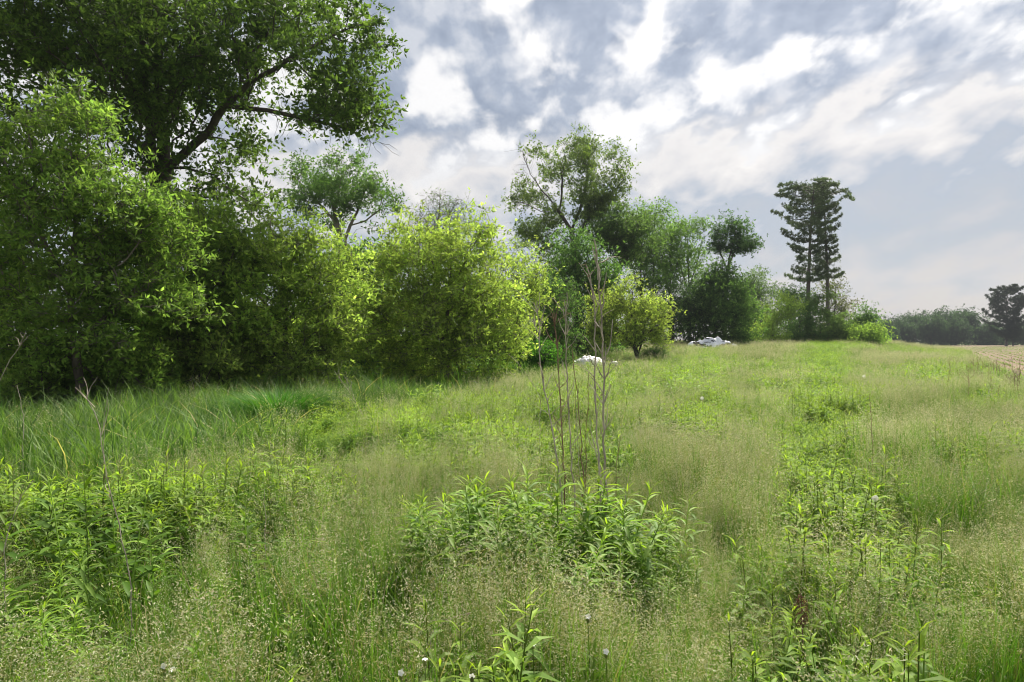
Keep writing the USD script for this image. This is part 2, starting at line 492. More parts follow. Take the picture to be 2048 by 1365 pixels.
FIELD_A, FIELD_B = 2.6, 0.63     # the crop field lies right of x = A + B y
ms = usdkit.material(stage, "/World/Looks/soil", {
    "g": ("geometry", {}), "n1": ("noise_texture", {"scale": 5.0, "detail": 6.0, "roughness": 0.65}), "n0": ("noise_texture", {"scale": 0.12, "detail": 4.0}),
    "r1": ("rgb_ramp", {"ramp": [(0.3, (0.085, 0.064, 0.045)), (0.7, (0.21, 0.17, 0.12))]}),
    "r0": ("rgb_ramp", {"ramp": [(0.3, (0.75, 0.75, 0.75)), (0.7, (1.15, 1.12, 1.05))]}),
    "m": ("mix_color", {"blend_type": "multiply", "fac": 1.0}), "b": ("bump", {"strength": 1.0, "distance": 0.06}),
    "p": ("principled_bsdf", {"roughness": 0.95, "specular_ior_level": 0.1})},
    [("g.position", "n1.vector"), ("g.position", "n0.vector"), ("n1.fac", "r1.fac"), ("n0.fac", "r0.fac"), ("r1.color", "m.a"), ("r0.color", "m.b"), ("m.result", "p.base_color"), ("n1.fac", "b.height"), ("b.normal", "p.normal")], surface="p.BSDF")
fu = np.arange(0, 120, 0.19)                 # across the rows
fv = np.concatenate([np.linspace(24, 90, 120), np.linspace(92, 232, 90)])
U, V = np.meshgrid(fu, fv)
FX = FIELD_A + FIELD_B * V + U * math.sqrt(1 + FIELD_B ** 2)
FZ = gz(FX, V) + 0.05 + 0.045 * np.cos(U * 2 * PI / 0.76) + 0.03 * (meshkit.noise(np.stack([FX * 3, V * 3, FX * 0], -1)) - 0.5)
nx = len(fu)
i, j = np.meshgrid(np.arange(len(fv) - 1), np.arange(nx - 1), indexing="ij")
q = np.stack([i * nx + j, i * nx + j + 1, (i + 1) * nx + j + 1, (i + 1) * nx + j], -1).reshape(-1, 4)
tag(put_mesh("/World/crop_field", np.stack([FX, V, FZ], -1).reshape(-1, 3), np.vstack([q[:, [0, 1, 2]], q[:, [0, 2, 3]]]), ms, smooth=True), kind="structure")

# ---------------------------------------------------------------- the air
HAZE = 0.00014
mh = usdkit.material(stage, "/World/Looks/haze", {"v": ("principled_volume", {"color": (0.80, 0.88, 1.0), "density": HAZE, "anisotropy": 0.3})}, volume="v.volume")
hb = trimesh.creation.box(bounds=[[-320, -40, -3], [420, 420, 40]])
tag(put_mesh("/World/haze", np.array(hb.vertices), np.array(hb.faces), mh), kind="stuff")

# ---------------------------------------------------------------- trees
OAK, OAKT = (0.062, 0.110, 0.024), (0.115, 0.178, 0.034)
BOX, BOXT = (0.118, 0.208, 0.040), (0.215, 0.310, 0.060)
YEL, YELT = (0.215, 0.310, 0.064), (0.390, 0.470, 0.100)
MID, MIDT = (0.075, 0.150, 0.034), (0.135, 0.225, 0.046)
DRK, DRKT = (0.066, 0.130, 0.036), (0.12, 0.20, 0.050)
PAL, PALT = (0.080, 0.135, 0.050), (0.120, 0.180, 0.060)

# the large oak whose crown fills the upper left
tree("oak_tree", "largest oak, dark leafy crown and thick limbs filling the upper left corner", "tree", 22,
     [[(300, 735), (305, 600), (318, 430), (330, 345), (322, 250, 0.3), (318, 120, 0.5), (330, -60, 1), (340, -250, 1)],
      [(330, 345), (372, 305, -0.3), (415, 262, -0.5), (445, 222, -0.6), (470, 195, -0.8), (512, 158, -1), (590, 110, -1.5), (690, 60, -1.5)],
      [(455, 215, -0.6), (500, 215, -0.9), (545, 222, -1.2), (610, 240, -1.5), (690, 255, -1.6), (750, 262, -1.7)],
      [(318, 430), (300, 300, -0.3), (292, 200, -0.6), (285, 60, -1.5), (270, -150, -2)],
      [(322, 250), (370, 110, 1), (420, 50, 1.5), (480, 15, 2), (560, -60, 2.5)],
      [(370, 110, 1), (430, 78, 1.2), (520, 60, 1.5)],
      [(300, 300), (200, 235, 0.5), (130, 200, 0.7), (60, 165, 0.8), (-60, 110, 1)],
      [(292, 200), (180, 60, -1), (60, -60, -2)],
      [(340, 335), (420, 345, -0.3), (480, 395, -0.4), (540, 425, -0.5)]],
     [(250, 60, 230, 130, 5.0), (100, 90, 210, 130, 4.5, -1.0), (240, 150, 150, 90, 3.5, -2.5), (360, 130, 120, 100, 3.5, -1.5), (560, 70, 155, 90, 2.6, -0.8), (645, 150, 125, 80, 2.2, -1.5), (690, 205, 85, 66, 1.6, -1.6),
      (400, -130, 330, 130, 5.0), (100, -150, 260, 120, 5), (735, 165, 58, 72, 1.2, -1.6), (470, 140, 80, 60, 2.0, 0.6), (690, 50, 75, 70, 2, -1.2), (440, 410, 115, 75, 1.8, -0.3), (520, 320, 85, 55, 1.5, -0.6), (290, 260, 90, 90, 2.2, -1.5), (430, 300, 70, 50, 1.3, 0.8), (60, 190, 100, 60, 2.5), (560, 400, 50, 50, 1.2, -0.5), (380, 360, 60, 60, 1.2, -0.8)],
     3100, 6, 6, 0.165, 0.46, 0.29, OAK, OAKT, r0=0.36, seed=1, bough=(250, 0.85), gap=0.44, gscale=1.1, mind=0.26, flat=0.6,
     bare=[((540, 225, 20.8), (720, 262, 20.3), 34, 1.3), ((640, 245, 20.5), (760, 285, 20.3), 10, 1.0), ((30, 330, 21), (110, 250, 21), 8, 1.2)])

# box elder trees and bushes along the left edge
tree("boxelder_tree", "green box elder with pointed top before the large oak, pale trunk at its foot", "tree", 14,
     [[(163, 770), (158, 735), (146, 690), (143, 620), (150, 520), (152, 430), (158, 320), (160, 215)],
      [(147, 600), (110, 520, -0.2), (70, 440, -0.4), (40, 380, -0.5)], [(150, 500), (200, 430, -0.3), (260, 370, -0.5)], [(146, 690), (230, 620, -0.5), (300, 560, -0.6)], [(143, 640), (60, 600, -0.5), (10, 560, -0.7)]],
     [(165, 300, 85, 105, 0.9), (170, 440, 165, 130, 1.2), (150, 560, 180, 120, 1.3, -0.2), (50, 400, 95, 110, 1.2), (265, 430, 80, 110, 1.1), (70, 630, 120, 75, 1.0, -0.5), (270, 620, 115, 95, 1.1, -0.3), (160, 235, 36, 44, 0.4), (50, 260, 55, 60, 0.6), (15, 320, 60, 90, 0.9), (320, 520, 60, 100, 1.0)],
     1750, 6, 5, 0.120, 0.36, 0.17, BOX, BOXT, r0=0.095, seed=2, bough=(100, 0.50), gap=0.46, gscale=0.6, mind=0.19, mat_b=M_BARK_GREY, spread=0.9, step=0.35,
     skirt=[(60, 95, 0.2, 0.8), (270, 75, 0.3, 0.8), (140, 80, 0.9, 0.9)])
tree("boxelder_tree", "shaded box elder cut off by the left edge of the view, behind long grass", "tree", 15.5,
     [[(-60, 770), (-55, 600), (-40, 450), (-30, 330)], [(-50, 600), (20, 520), (50, 470)]],
     [(-40, 400, 90, 110, 1.2), (-60, 540, 130, 120, 1.5), (30, 600, 75, 110, 1.0), (20, 700, 90, 45, 0.9)],
     520, 6, 5, 0.125, 0.36, 0.18, BOX, BOXT, r0=0.10, seed=3, bough=(60, 0.55), gap=0.45, gscale=0.6, mind=0.19, step=0.4, skirt=[(0, 120, 0, 0.8)])
tree("boxelder_bush", "dark green bush filling the gap right of the pointed box elder, below the oak", "bush", 16.5,
     [[(380, 745), (385, 640), (395, 520), (400, 440)], [(385, 640), (440, 560), (470, 500)], [(385, 640), (330, 560), (310, 480)]],
     [(400, 500, 80, 95, 1.2), (420, 620, 90, 95, 1.2), (340, 640, 80, 85, 1.1), (350, 480, 60, 90, 1.0), (470, 540, 55, 80, 1.0)],
     950, 6, 5, 0.125, 0.38, 0.19, (0.150, 0.250, 0.046), (0.27, 0.37, 0.068), r0=0.08, seed=4, bough=(62, 0.52), gap=0.46, gscale=0.7, mind=0.2, step=0.4, skirt=[(390, 100, -0.2, 0.8)])
tree("boxelder_bush", "yellow-green box elder bush left of the round yellow one, dark hollow between them", "bush", 17.5,
     [[(570, 745), (572, 650), (580, 540), (600, 460)], [(572, 650), (500, 580), (460, 520)], [(572, 640), (640, 570), (680, 540)]],
     [(550, 555, 95, 85, 1.3), (630, 510, 50, 60, 0.8), (480, 520, 80, 85, 1.1), (660, 570, 60, 90, 1.0), (570, 650, 135, 85, 1.3), (470, 660, 80, 70, 1.0), (640, 450, 18, 30, 0.5), (560, 475, 55, 35, .6), (670, 660, 55, 70, 1.0)],
     1650, 6, 5, 0.120, 0.38, 0.19, (0.200, 0.300, 0.060), (0.355, 0.450, 0.094), r0=0.08, seed=5, bough=(85, 0.55), gap=0.48, gscale=0.7, mind=0.19, step=0.4, mat_b=M_BARK_GREY, skirt=[(560, 135, -0.3, 0.8)])
tree("boxelder_bush", "large round yellow-green box elder bush in the middle of the hedgerow", "bush", 20.5,
     [[(890, 740), (893, 660), (900, 560), (905, 480), (915, 430)], [(893, 650), (830, 570), (790, 500)], [(893, 650), (960, 590), (1010, 560)], [(900, 600), (940, 500), (975, 450)], [(893, 680), (770, 640)], [(893, 680), (1010, 660)]],
     [(880, 505, 95, 60, 1.5), (808, 530, 75, 65, 1.4), (950, 525, 46, 70, 1.2), (880, 600, 140, 70, 1.7), (762, 620, 70, 70, 1.2), (880, 670, 170, 60, 1.7), (995, 668, 56, 40, 1.0), (980, 615, 48, 56, 1.0), (975, 475, 16, 28, 0.4), (820, 470, 45, 32, 0.6), (895, 458, 55, 20, .7), (745, 680, 60, 50, 1.0)],
     2000, 6, 5, 0.120, 0.38, 0.21, YEL, YELT, r0=0.10, seed=6, bough=(105, 0.62), gap=0.49, gscale=0.8, mind=0.21, step=0.4, mat_b=M_BARK_GREY, skirt=[(890, 150, -0.3, 0.7)])
tree("boxelder_bush", "thin airy yellow-green bush just right of the round yellow one", "bush", 25,
     [[(1040, 725), (1038, 640), (1036, 560), (1030, 510)], [(1038, 640), (1070, 580), (1075, 540)], [(1038, 640), (1000, 560), (990, 520)]],
     [(1030, 565, 45, 60, 1.2), (1065, 560, 28, 50, 0.8), (1040, 640, 50, 55, 1.1)],
     330, 5, 5, 0.115, 0.40, 0.22, YEL, YELT, r0=0.06, seed=7, bough=(30, 0.55), gap=0.48, gscale=0.8, mind=0.22, step=0.4)
tree("cedar_bush", "dense dark green rounded bush behind the dead stalks", "bush", 30,
     [[(1110, 720), (1110, 640), (1112, 570)]],
     [(1112, 625, 46, 62, 1.3), (1095, 650, 36, 50, 1.1), (1135, 655, 36, 50, 1.0), (1118, 585, 26, 30, 0.7)],
     520, 7, 5, 0.11, 0.36, 0.20, (0.060, 0.130, 0.034), (0.125, 0.21, 0.045), r0=0.07, seed=8, bough=(40, 0.5), gap=0.42, gscale=0.7, mind=0.22, flat=1.0, skirt=[(1112, 44, 0, 0.9)])
tree("maple_tree", "dense mid-green tree in front of the tall central oak, covering its trunk", "tree", 42,
     [[(1150, 715), (1150, 620), (1150, 540), (1152, 470)]],
     [(1150, 520, 50, 60, 1.8), (1150, 590, 75, 65, 2.2), (1195, 600, 50, 60, 1.6), (1105, 580, 42, 55, 1.6), (1155, 475, 22, 28, 0.9), (1200, 560, 35, 50, 1.2)],
     950, 8, 5, 0.17, 0.42, 0.36, (0.060, 0.130, 0.032), (0.115, 0.20, 0.044), r0=0.14, seed=9, bough=(55, 0.85), gap=0.44, gscale=1.2, mind=0.35, skirt=[(1150, 70, 0, 1.5)])
tree("boxelder_tree", "small rounded yellow-green tree with short forked trunk beside the white sheeting", "tree", 37,
     [[(1274, 722), (1272, 700), (1268, 670), (1262, 630), (1265, 585)], [(1272, 700), (1240, 660), (1200, 625)], [(1272, 700), (1300, 660), (1330, 640)], [(1276, 706), (1284, 680), (1290, 640)]],
     [(1262, 600, 48, 40, 1.6), (1210, 620, 46, 36, 1.4), (1305, 630, 40, 38, 1.3), (1260, 650, 80, 34, 1.7), (1330, 662, 28, 24, 0.8), (1195, 650, 38, 32, 1.0), (1222, 682, 54, 24, 1.1), (1322, 682, 34, 18, 1.0), (1258, 565, 18, 16, 0.6)],
     820, 6, 5, 0.13, 0.42, 0.26, (0.205, 0.285, 0.060), (0.36, 0.430, 0.085), r0=0.13, seed=10, bough=(80, 0.46), gap=0.48, gscale=0.9, mind=0.26)

# the tall trees behind
tree("oak_tree", "open-crowned oak with two pale slender trunks standing behind the left bushes", "tree", 48,
     [[(680, 715), (680, 560), (681, 480), (668, 420, 0.4), (655, 370, 0.6), (640, 330, 0.8)],
      [(690, 700), (691, 480), (700, 455), (720, 410), (735, 370)], [(700, 452), (735, 440), (760, 420)], [(692, 500), (710, 460), (745, 452), (775, 460)], [(678, 450), (640, 410), (600, 370)], [(668, 420), (680, 370), (700, 330)]],
     [(690, 352, 72, 44, 2.4), (620, 372, 64, 44, 2.2), (748, 385, 42, 50, 1.8), (590, 400, 30, 32, 1.4), (780, 405, 24, 14, 0.8), (640, 430, 44, 34, 1.6), (735, 440, 30, 24, 1.2), (690, 395, 84, 46, 2.0), (700, 400, 60, 30, 2)],
     640, 6, 6, 0.18, 0.45, 0.36, (0.062, 0.128, 0.030), (0.115, 0.195, 0.042), r0=0.24, seed=11, bough=(62, 0.75), gap=0.47, gscale=1.2, mind=0.40, mat_b=M_BARK_GREY, path=0.2)
tree("ash_tree", "thin-leaved treetop of upright twigs showing above the round yellow bush", "tree", 36,
     [[(870, 715), (872, 560), (876, 450), (880, 395)], [(874, 500), (850, 440), (835, 405)], [(874, 480), (905, 420), (915, 392)]],
     [(878, 412, 46, 32, 1.2), (860, 450, 50, 40, 1.4), (905, 425, 26, 36, 1.0)],
     360, 3, 3, 0.11, 0.32, 0.22, (0.060, 0.095, 0.040), (0.10, 0.145, 0.055), r0=0.12, seed=12, gap=0.44, gscale=0.9, mind=0.30, mat_b=M_BARK_GREY, spread=0.7)
tree("oak_tree", "tall central oak with spreading limbs and a dead branch on its left side", "tree", 55,
     [[(1158, 712), (1155, 560), (1151, 505), (1143, 462), (1120, 425), (1100, 400), (1080, 375, -0.5), (1062, 350, -0.5), (1048, 315, -0.5)],
      [(1140, 466), (1160, 420, 0.5), (1172, 370, 0.6), (1178, 320, 0.6)], [(1150, 490), (1175, 440, 0.2), (1205, 405, 0.2), (1230, 375)], [(1120, 425), (1085, 425, -0.5), (1045, 405, -0.8)],
      [(1120, 425), (1125, 370, 0.4), (1120, 320, 0.5)], [(1150, 505), (1100, 490), (1060, 470)], [(1155, 560), (1200, 500), (1230, 470)], [(1205, 405), (1240, 370), (1255, 350)]],
     [(1150, 330, 72, 50, 2.8), (1100, 315, 46, 38, 2.0), (1200, 365, 52, 54, 2.2), (1240, 355, 26, 38, 1.4), (1056, 395, 36, 30, 1.3), (1072, 475, 46, 38, 1.6), (1165, 420, 80, 50, 2.4), (1215, 460, 45, 42, 1.6), (1095, 440, 46, 30, 1.6), (1172, 288, 14, 18, 0.6), (1218, 315, 12, 26, 0.6), (1110, 515, 55, 34, 1.4), (1240, 400, 20, 24, 1.0)],
     1350, 6, 6, 0.18, 0.45, 0.36, (0.075, 0.125, 0.030), (0.150, 0.205, 0.045), r0=0.34, seed=13, bough=(95, 0.78), gap=0.455, gscale=1.1, mind=0.36, path=0.22, shell=0.5,
     bare=[((1062, 350, 54.5), (1040, 290, 54.5), 30, 1.6), ((1060, 350, 54.5), (1032, 345, 54.5), 12, 1.2)])
tree("oak_tree", "leaning-trunked oak between the tall central oak and the slim copse", "tree", 52,
     [[(1208, 712), (1210, 585), (1232, 545), (1258, 505), (1275, 465)], [(1258, 505), (1220, 460), (1210, 440)], [(1232, 545), (1290, 520)]],
     [(1250, 445, 50, 32, 1.8), (1215, 480, 34, 36, 1.4), (1280, 470, 34, 40, 1.5), (1240, 500, 45, 28, 1.3)],
     430, 6, 6, 0.19, 0.45, 0.40, (0.065, 0.118, 0.034), (0.115, 0.18, 0.045), r0=0.20, seed=14, bough=(44, 0.75), gap=0.50, gscale=1.3, mind=0.40, mat_b=M_BARK_GREY)
CG = "slim trees of the copse"
for k, (bx, tx, ty, w, lab) in enumerate([
        (1281, 1283, 425, 44, "slim bare-stemmed tree, leftmost stem of the copse right of the central oak"),
        (1305, 1310, 410, 46, "tall slim tree in the middle of the copse with sky between its stems"),
        (1340, 1342, 425, 44, "slim tree of the copse with fine grey-green foliage right of its middle"),
        (1378, 1375, 432, 40, "slim tree at the right end of the copse, dark leaves above a straight stem")]):
    tree("ash_tree", lab, "tree", 60 + k * 1.6,
         [[(bx, 700), (bx + 1, 600), ((bx + tx) / 2, 520), (tx, ty + 20)], [(bx, 590), (bx - 18, 530), (bx - 26, 490)], [(bx, 580), (bx + 18, 520), (bx + 26, 480)]],
         [(tx, ty + 35, w * 0.8, 38, 1.8), (tx - 6, ty + 85, w, 42, 1.9), (tx + 8, ty + 130, w * 0.8, 42, 1.6), (tx, ty + 185, w * 0.6, 40, 1.2)],
         380, 6, 5, 0.20, 0.42, 0.44, (0.088, 0.168, 0.036), (0.150, 0.245, 0.048), r0=0.15, seed=20 + k, bough=(40, 0.75), gap=0.49, gscale=1.3, mind=0.42, skirt=[(bx, 30, 0, 1.6)])
tree("oak_tree", "small-crowned oak with lobed dark crown standing right of the copse", "tree", 62,
     [[(1450, 690), (1450, 590), (1455, 540), (1466, 510), (1480, 485)], [(1455, 540), (1440, 505), (1435, 470)], [(1466, 510), (1500, 495), (1515, 490)], [(1455, 530), (1470, 470), (1472, 450)]],
     [(1472, 452, 34, 20, 1.4), (1438, 480, 18, 26, 1.0), (1490, 490, 32, 18, 1.2), (1465, 490, 30, 18, 1.1), (1512, 492, 10, 14, 0.5)],
     240, 7, 6, 0.20, 0.46, 0.38, (0.036, 0.078, 0.026), (0.07, 0.125, 0.034), r0=0.15, seed=25, bough=(28, 0.65), gap=0.48, gscale=1.2, mind=0.36, mat_b=M_BARK)
tree("maple_tree", "dark dense tree under the small-crowned oak, behind the torn white sheeting", "tree", 59,
     [[(1428, 695), (1430, 620), (1432, 560)]],
     [(1444, 595, 54, 50, 2.2), (1410, 640, 56, 48, 2.1), (1472, 640, 50, 48, 2.1), (1450, 555, 28, 26, 1.0)],
     900, 8, 5, 0.22, 0.46, 0.42, (0.085, 0.165, 0.042), (0.15, 0.25, 0.058), r0=0.16, seed=26, bough=(80, 0.85), gap=0.42, gscale=1.2, mind=0.42, skirt=[(1435, 62, 0, 1.8)])
tree("maple_tree", "dark low tree at the foot of the copse, left of the dense one", "tree", 58,
     [[(1345, 695), (1345, 640), (1346, 590)]],
     [(1345, 620, 40, 45, 1.8), (1370, 650, 36, 32, 1.6), (1325, 650, 30, 34, 1.4), (1385, 600, 24, 40, 1.2)],
     400, 8, 5, 0.14, 0.44, 0.36, (0.030, 0.062, 0.024), (0.058, 0.10, 0.032), r0=0.14, seed=27, bough=(32, 0.9), gap=0.42, gscale=1.5, mind=0.42, skirt=[(1350, 50, 0, 1.5)])
tree("poplar_tree", "hazy pale blue-green tree farther off, right of the dark dense one", "tree", 86,
     [[(1505, 690), (1505, 600), (1507, 545)]],
     [(1507, 560, 28, 34, 2.0), (1515, 590, 24, 34, 1.8), (1495, 590, 26, 36, 1.8), (1505, 635, 36, 44, 2.0)],
     620, 8, 5, 0.20, 0.44, 0.5, PAL, PALT, r0=0.2, seed=28, bough=(44, 1.1), skirt=[(1505, 40, 0, 2.2)], gap=0.43, gscale=2.0, mind=0.5)
tree("ash_tree", "dark airy undertree below the pale one, trunks showing at its foot", "tree", 80,
     [[(1495, 690), (1496, 640), (1495, 600)], [(1520, 690), (1520, 640)]],
     [(1495, 610, 26, 30, 1.8), (1510, 640, 26, 28, 1.8), (1485, 650, 26, 26, 1.6)],
     260, 7, 5, 0.18, 0.44, 0.42, (0.045, 0.075, 0.032), (0.085, 0.12, 0.045), r0=0.14, seed=29, bough=(24, 0.9), skirt=[(1500, 36, 0, 2.0)], gap=0.46, gscale=1.8, mind=0.5)
tree("oak_tree", "low distant crown between the pale tree and the left pine", "tree", 95,
     [[(1580, 690), (1580, 620), (1582, 580)]],
     [(1565, 592, 28, 20, 2.2), (1600, 585, 28, 22, 2.2), (1580, 620, 45, 32, 2.6)],
     360, 7, 5, 0.2, 0.44, 0.5, (0.045, 0.085, 0.035), (0.08, 0.13, 0.045), r0=0.2, seed=30, bough=(30, 1.3), skirt=[(1580, 60, 0, 2.6)], gap=0.43, gscale=2.0, mind=0.5)
tree("oak_tree", "brownish-green young oak hanging out right of the pine trunks", "tree", 80,
     [[(1668, 690), (1670, 620), (1672, 575)], [(1670, 620), (1690, 590)]],
     [(1670, 580, 26, 26, 1.8), (1685, 610, 18, 30, 1.4), (1665, 625, 26, 34, 1.8)],
     330, 6, 5, 0.18, 0.42, 0.4, (0.070, 0.085, 0.035), (0.12, 0.13, 0.045), r0=0.16, seed=31, bough=(26, 1.0), skirt=[(1675, 40, 0, 2.2)], gap=0.45, gscale=1.8, mind=0.5)

# bushes about the foot of the pines
for k, (lab, dd, px, e, b, t) in enumerate([
        ("bright green bush at the left end of the row under the pines", 66, 1545, [(1550, 640, 34, 40, 1.8), (1572, 615, 24, 34, 1.4), (1522, 660, 28, 24, 1.3)], (0.19, 0.29, 0.055), (0.31, 0.40, 0.075)),
        ("dark leafy bush in front of the left pine trunk", 70, 1600, [(1605, 612, 32, 48, 1.8), (1590, 655, 30, 30, 1.5), (1622, 655, 28, 32, 1.5)], (0.070, 0.145, 0.036), (0.135, 0.22, 0.05)),
        ("rounded mid-green bush between the two pine trunks", 72, 1640, [(1640, 622, 32, 52, 1.9), (1650, 665, 36, 24, 1.6), (1668, 645, 26, 32, 1.4)], (0.095, 0.165, 0.042), (0.16, 0.24, 0.052)),
        ("low bush right of the right pine trunk", 72, 1700, [(1698, 656, 28, 28, 1.5), (1680, 668, 32, 20, 1.4), (1705, 642, 15, 22, .9)], (0.08, 0.16, 0.038), (0.17, 0.25, 0.05)),
        ("small conical young tree standing up from the right end of the bushes", 72, 1735, [(1733, 630, 12, 20, 0.7), (1735, 650, 20, 22, 1.0)], (0.060, 0.130, 0.036), (0.11, 0.19, 0.044)),
        ("bright bush ending the row beside the young conical tree", 70, 1745, [(1745, 664, 22, 22, 1.2), (1722, 670, 26, 18, 1.2)], (0.17, 0.285, 0.052), (0.28, 0.39, 0.07))]):
    tree("bush" if k != 4 else "young_tree", lab, "bush" if k != 4 else "tree", dd, [[(px, 694), (px, 670), (px + 1, e[0][1])]], e, 420 if k < 3 else 270, 7, 5, 0.16, 0.46, 0.34, b, t, r0=0.08, seed=40 + k, bough=(34, 0.62), skirt=[(q[0], q[2], 0, 1.2) for q in e], gap=0.42, gscale=1.3, mind=0.40)

# low growth along the foot of the hedgerow
for k, (lab, dd, px, e, b, t) in enumerate([
        ("low leafy growth round the foot of the pointed box elder's trunk", 13.6, 85, [(85, 715, 75, 38, 0.7), (40, 730, 60, 26, 0.6)], BOX, BOXT),
        ("low leafy growth right of the pointed box elder's trunk", 14.2, 250, [(235, 715, 55, 36, 0.7), (300, 722, 50, 30, 0.6)], BOX, BOXT),
        ("low olive growth at the foot of the dark bush below the oak", 15.6, 400, [(390, 705, 65, 36, 0.7), (450, 712, 50, 26, 0.6)], (0.150, 0.225, 0.050), (0.27, 0.34, 0.075)),
        ("low olive growth at the foot of the left yellow-green bush", 16.8, 590, [(570, 700, 70, 32, 0.7), (640, 706, 50, 24, 0.6)], (0.165, 0.250, 0.054), (0.29, 0.36, 0.080))]):
    tree("low_bush", lab, "bush", dd, [[(px, 742), (px, 725), (px + 2, e[0][1])]], e, 230, 5, 5, 0.105, 0.38, 0.15, b, t, r0=0.03, seed=50 + k, bough=(26, 0.30), step=0.3, skirt=[(q[0], q[2], 0.1, 0.5) for q in e])

# bushes that close the back of the hedgerow
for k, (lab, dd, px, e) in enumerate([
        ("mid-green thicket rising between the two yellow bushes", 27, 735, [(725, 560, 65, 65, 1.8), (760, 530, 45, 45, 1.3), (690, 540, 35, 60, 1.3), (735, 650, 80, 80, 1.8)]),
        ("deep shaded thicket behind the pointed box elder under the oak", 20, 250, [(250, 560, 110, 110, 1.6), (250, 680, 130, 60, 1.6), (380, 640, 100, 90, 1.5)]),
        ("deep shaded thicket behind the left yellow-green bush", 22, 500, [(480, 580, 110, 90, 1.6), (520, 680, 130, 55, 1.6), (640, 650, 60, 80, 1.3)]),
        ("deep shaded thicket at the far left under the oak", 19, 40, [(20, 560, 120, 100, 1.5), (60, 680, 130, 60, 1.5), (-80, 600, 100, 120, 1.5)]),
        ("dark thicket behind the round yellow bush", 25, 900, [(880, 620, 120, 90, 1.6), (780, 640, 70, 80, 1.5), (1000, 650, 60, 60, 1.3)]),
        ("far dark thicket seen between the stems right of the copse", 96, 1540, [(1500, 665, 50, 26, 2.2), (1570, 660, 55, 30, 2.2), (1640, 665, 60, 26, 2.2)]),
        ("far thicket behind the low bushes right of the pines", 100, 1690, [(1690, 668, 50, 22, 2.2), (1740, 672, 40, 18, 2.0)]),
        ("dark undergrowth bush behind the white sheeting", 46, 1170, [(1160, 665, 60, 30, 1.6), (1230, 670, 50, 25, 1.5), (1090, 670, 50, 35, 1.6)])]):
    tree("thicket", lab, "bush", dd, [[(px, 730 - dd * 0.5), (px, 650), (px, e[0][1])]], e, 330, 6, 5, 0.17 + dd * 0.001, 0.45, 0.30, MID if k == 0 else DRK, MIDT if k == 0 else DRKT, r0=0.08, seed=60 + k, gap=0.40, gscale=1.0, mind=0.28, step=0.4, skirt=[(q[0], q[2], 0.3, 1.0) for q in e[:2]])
tree("low_bush", "low dark green tussock-like bush right of the small tree's trunk", "bush", 36, [[(1310, 722), (1310, 715), (1310, 710)]],
     [(1310, 712, 26, 12, 0.7), (1295, 716, 16, 9, 0.5)], 160, 9, 6, 0.10, 0.16, 0.14, (0.050, 0.130, 0.028), (0.11, 0.21, 0.04), r0=0.03, seed=70, gap=0.3, flat=1, spread=0.7)
tree("low_bush", "bright green leafy clump at the right foot of the round yellow bush", "bush", 24, [[(1085, 726), (1085, 712), (1086, 700)]],
     [(1090, 705, 42, 14, 0.9), (1065, 712, 30, 10, 0.8)], 200, 8, 5, 0.10, 0.3, 0.14, (0.05, 0.15, 0.02), (0.10, 0.22, 0.025), r0=0.03, seed=71, gap=0.3, flat=1, spread=0.8)


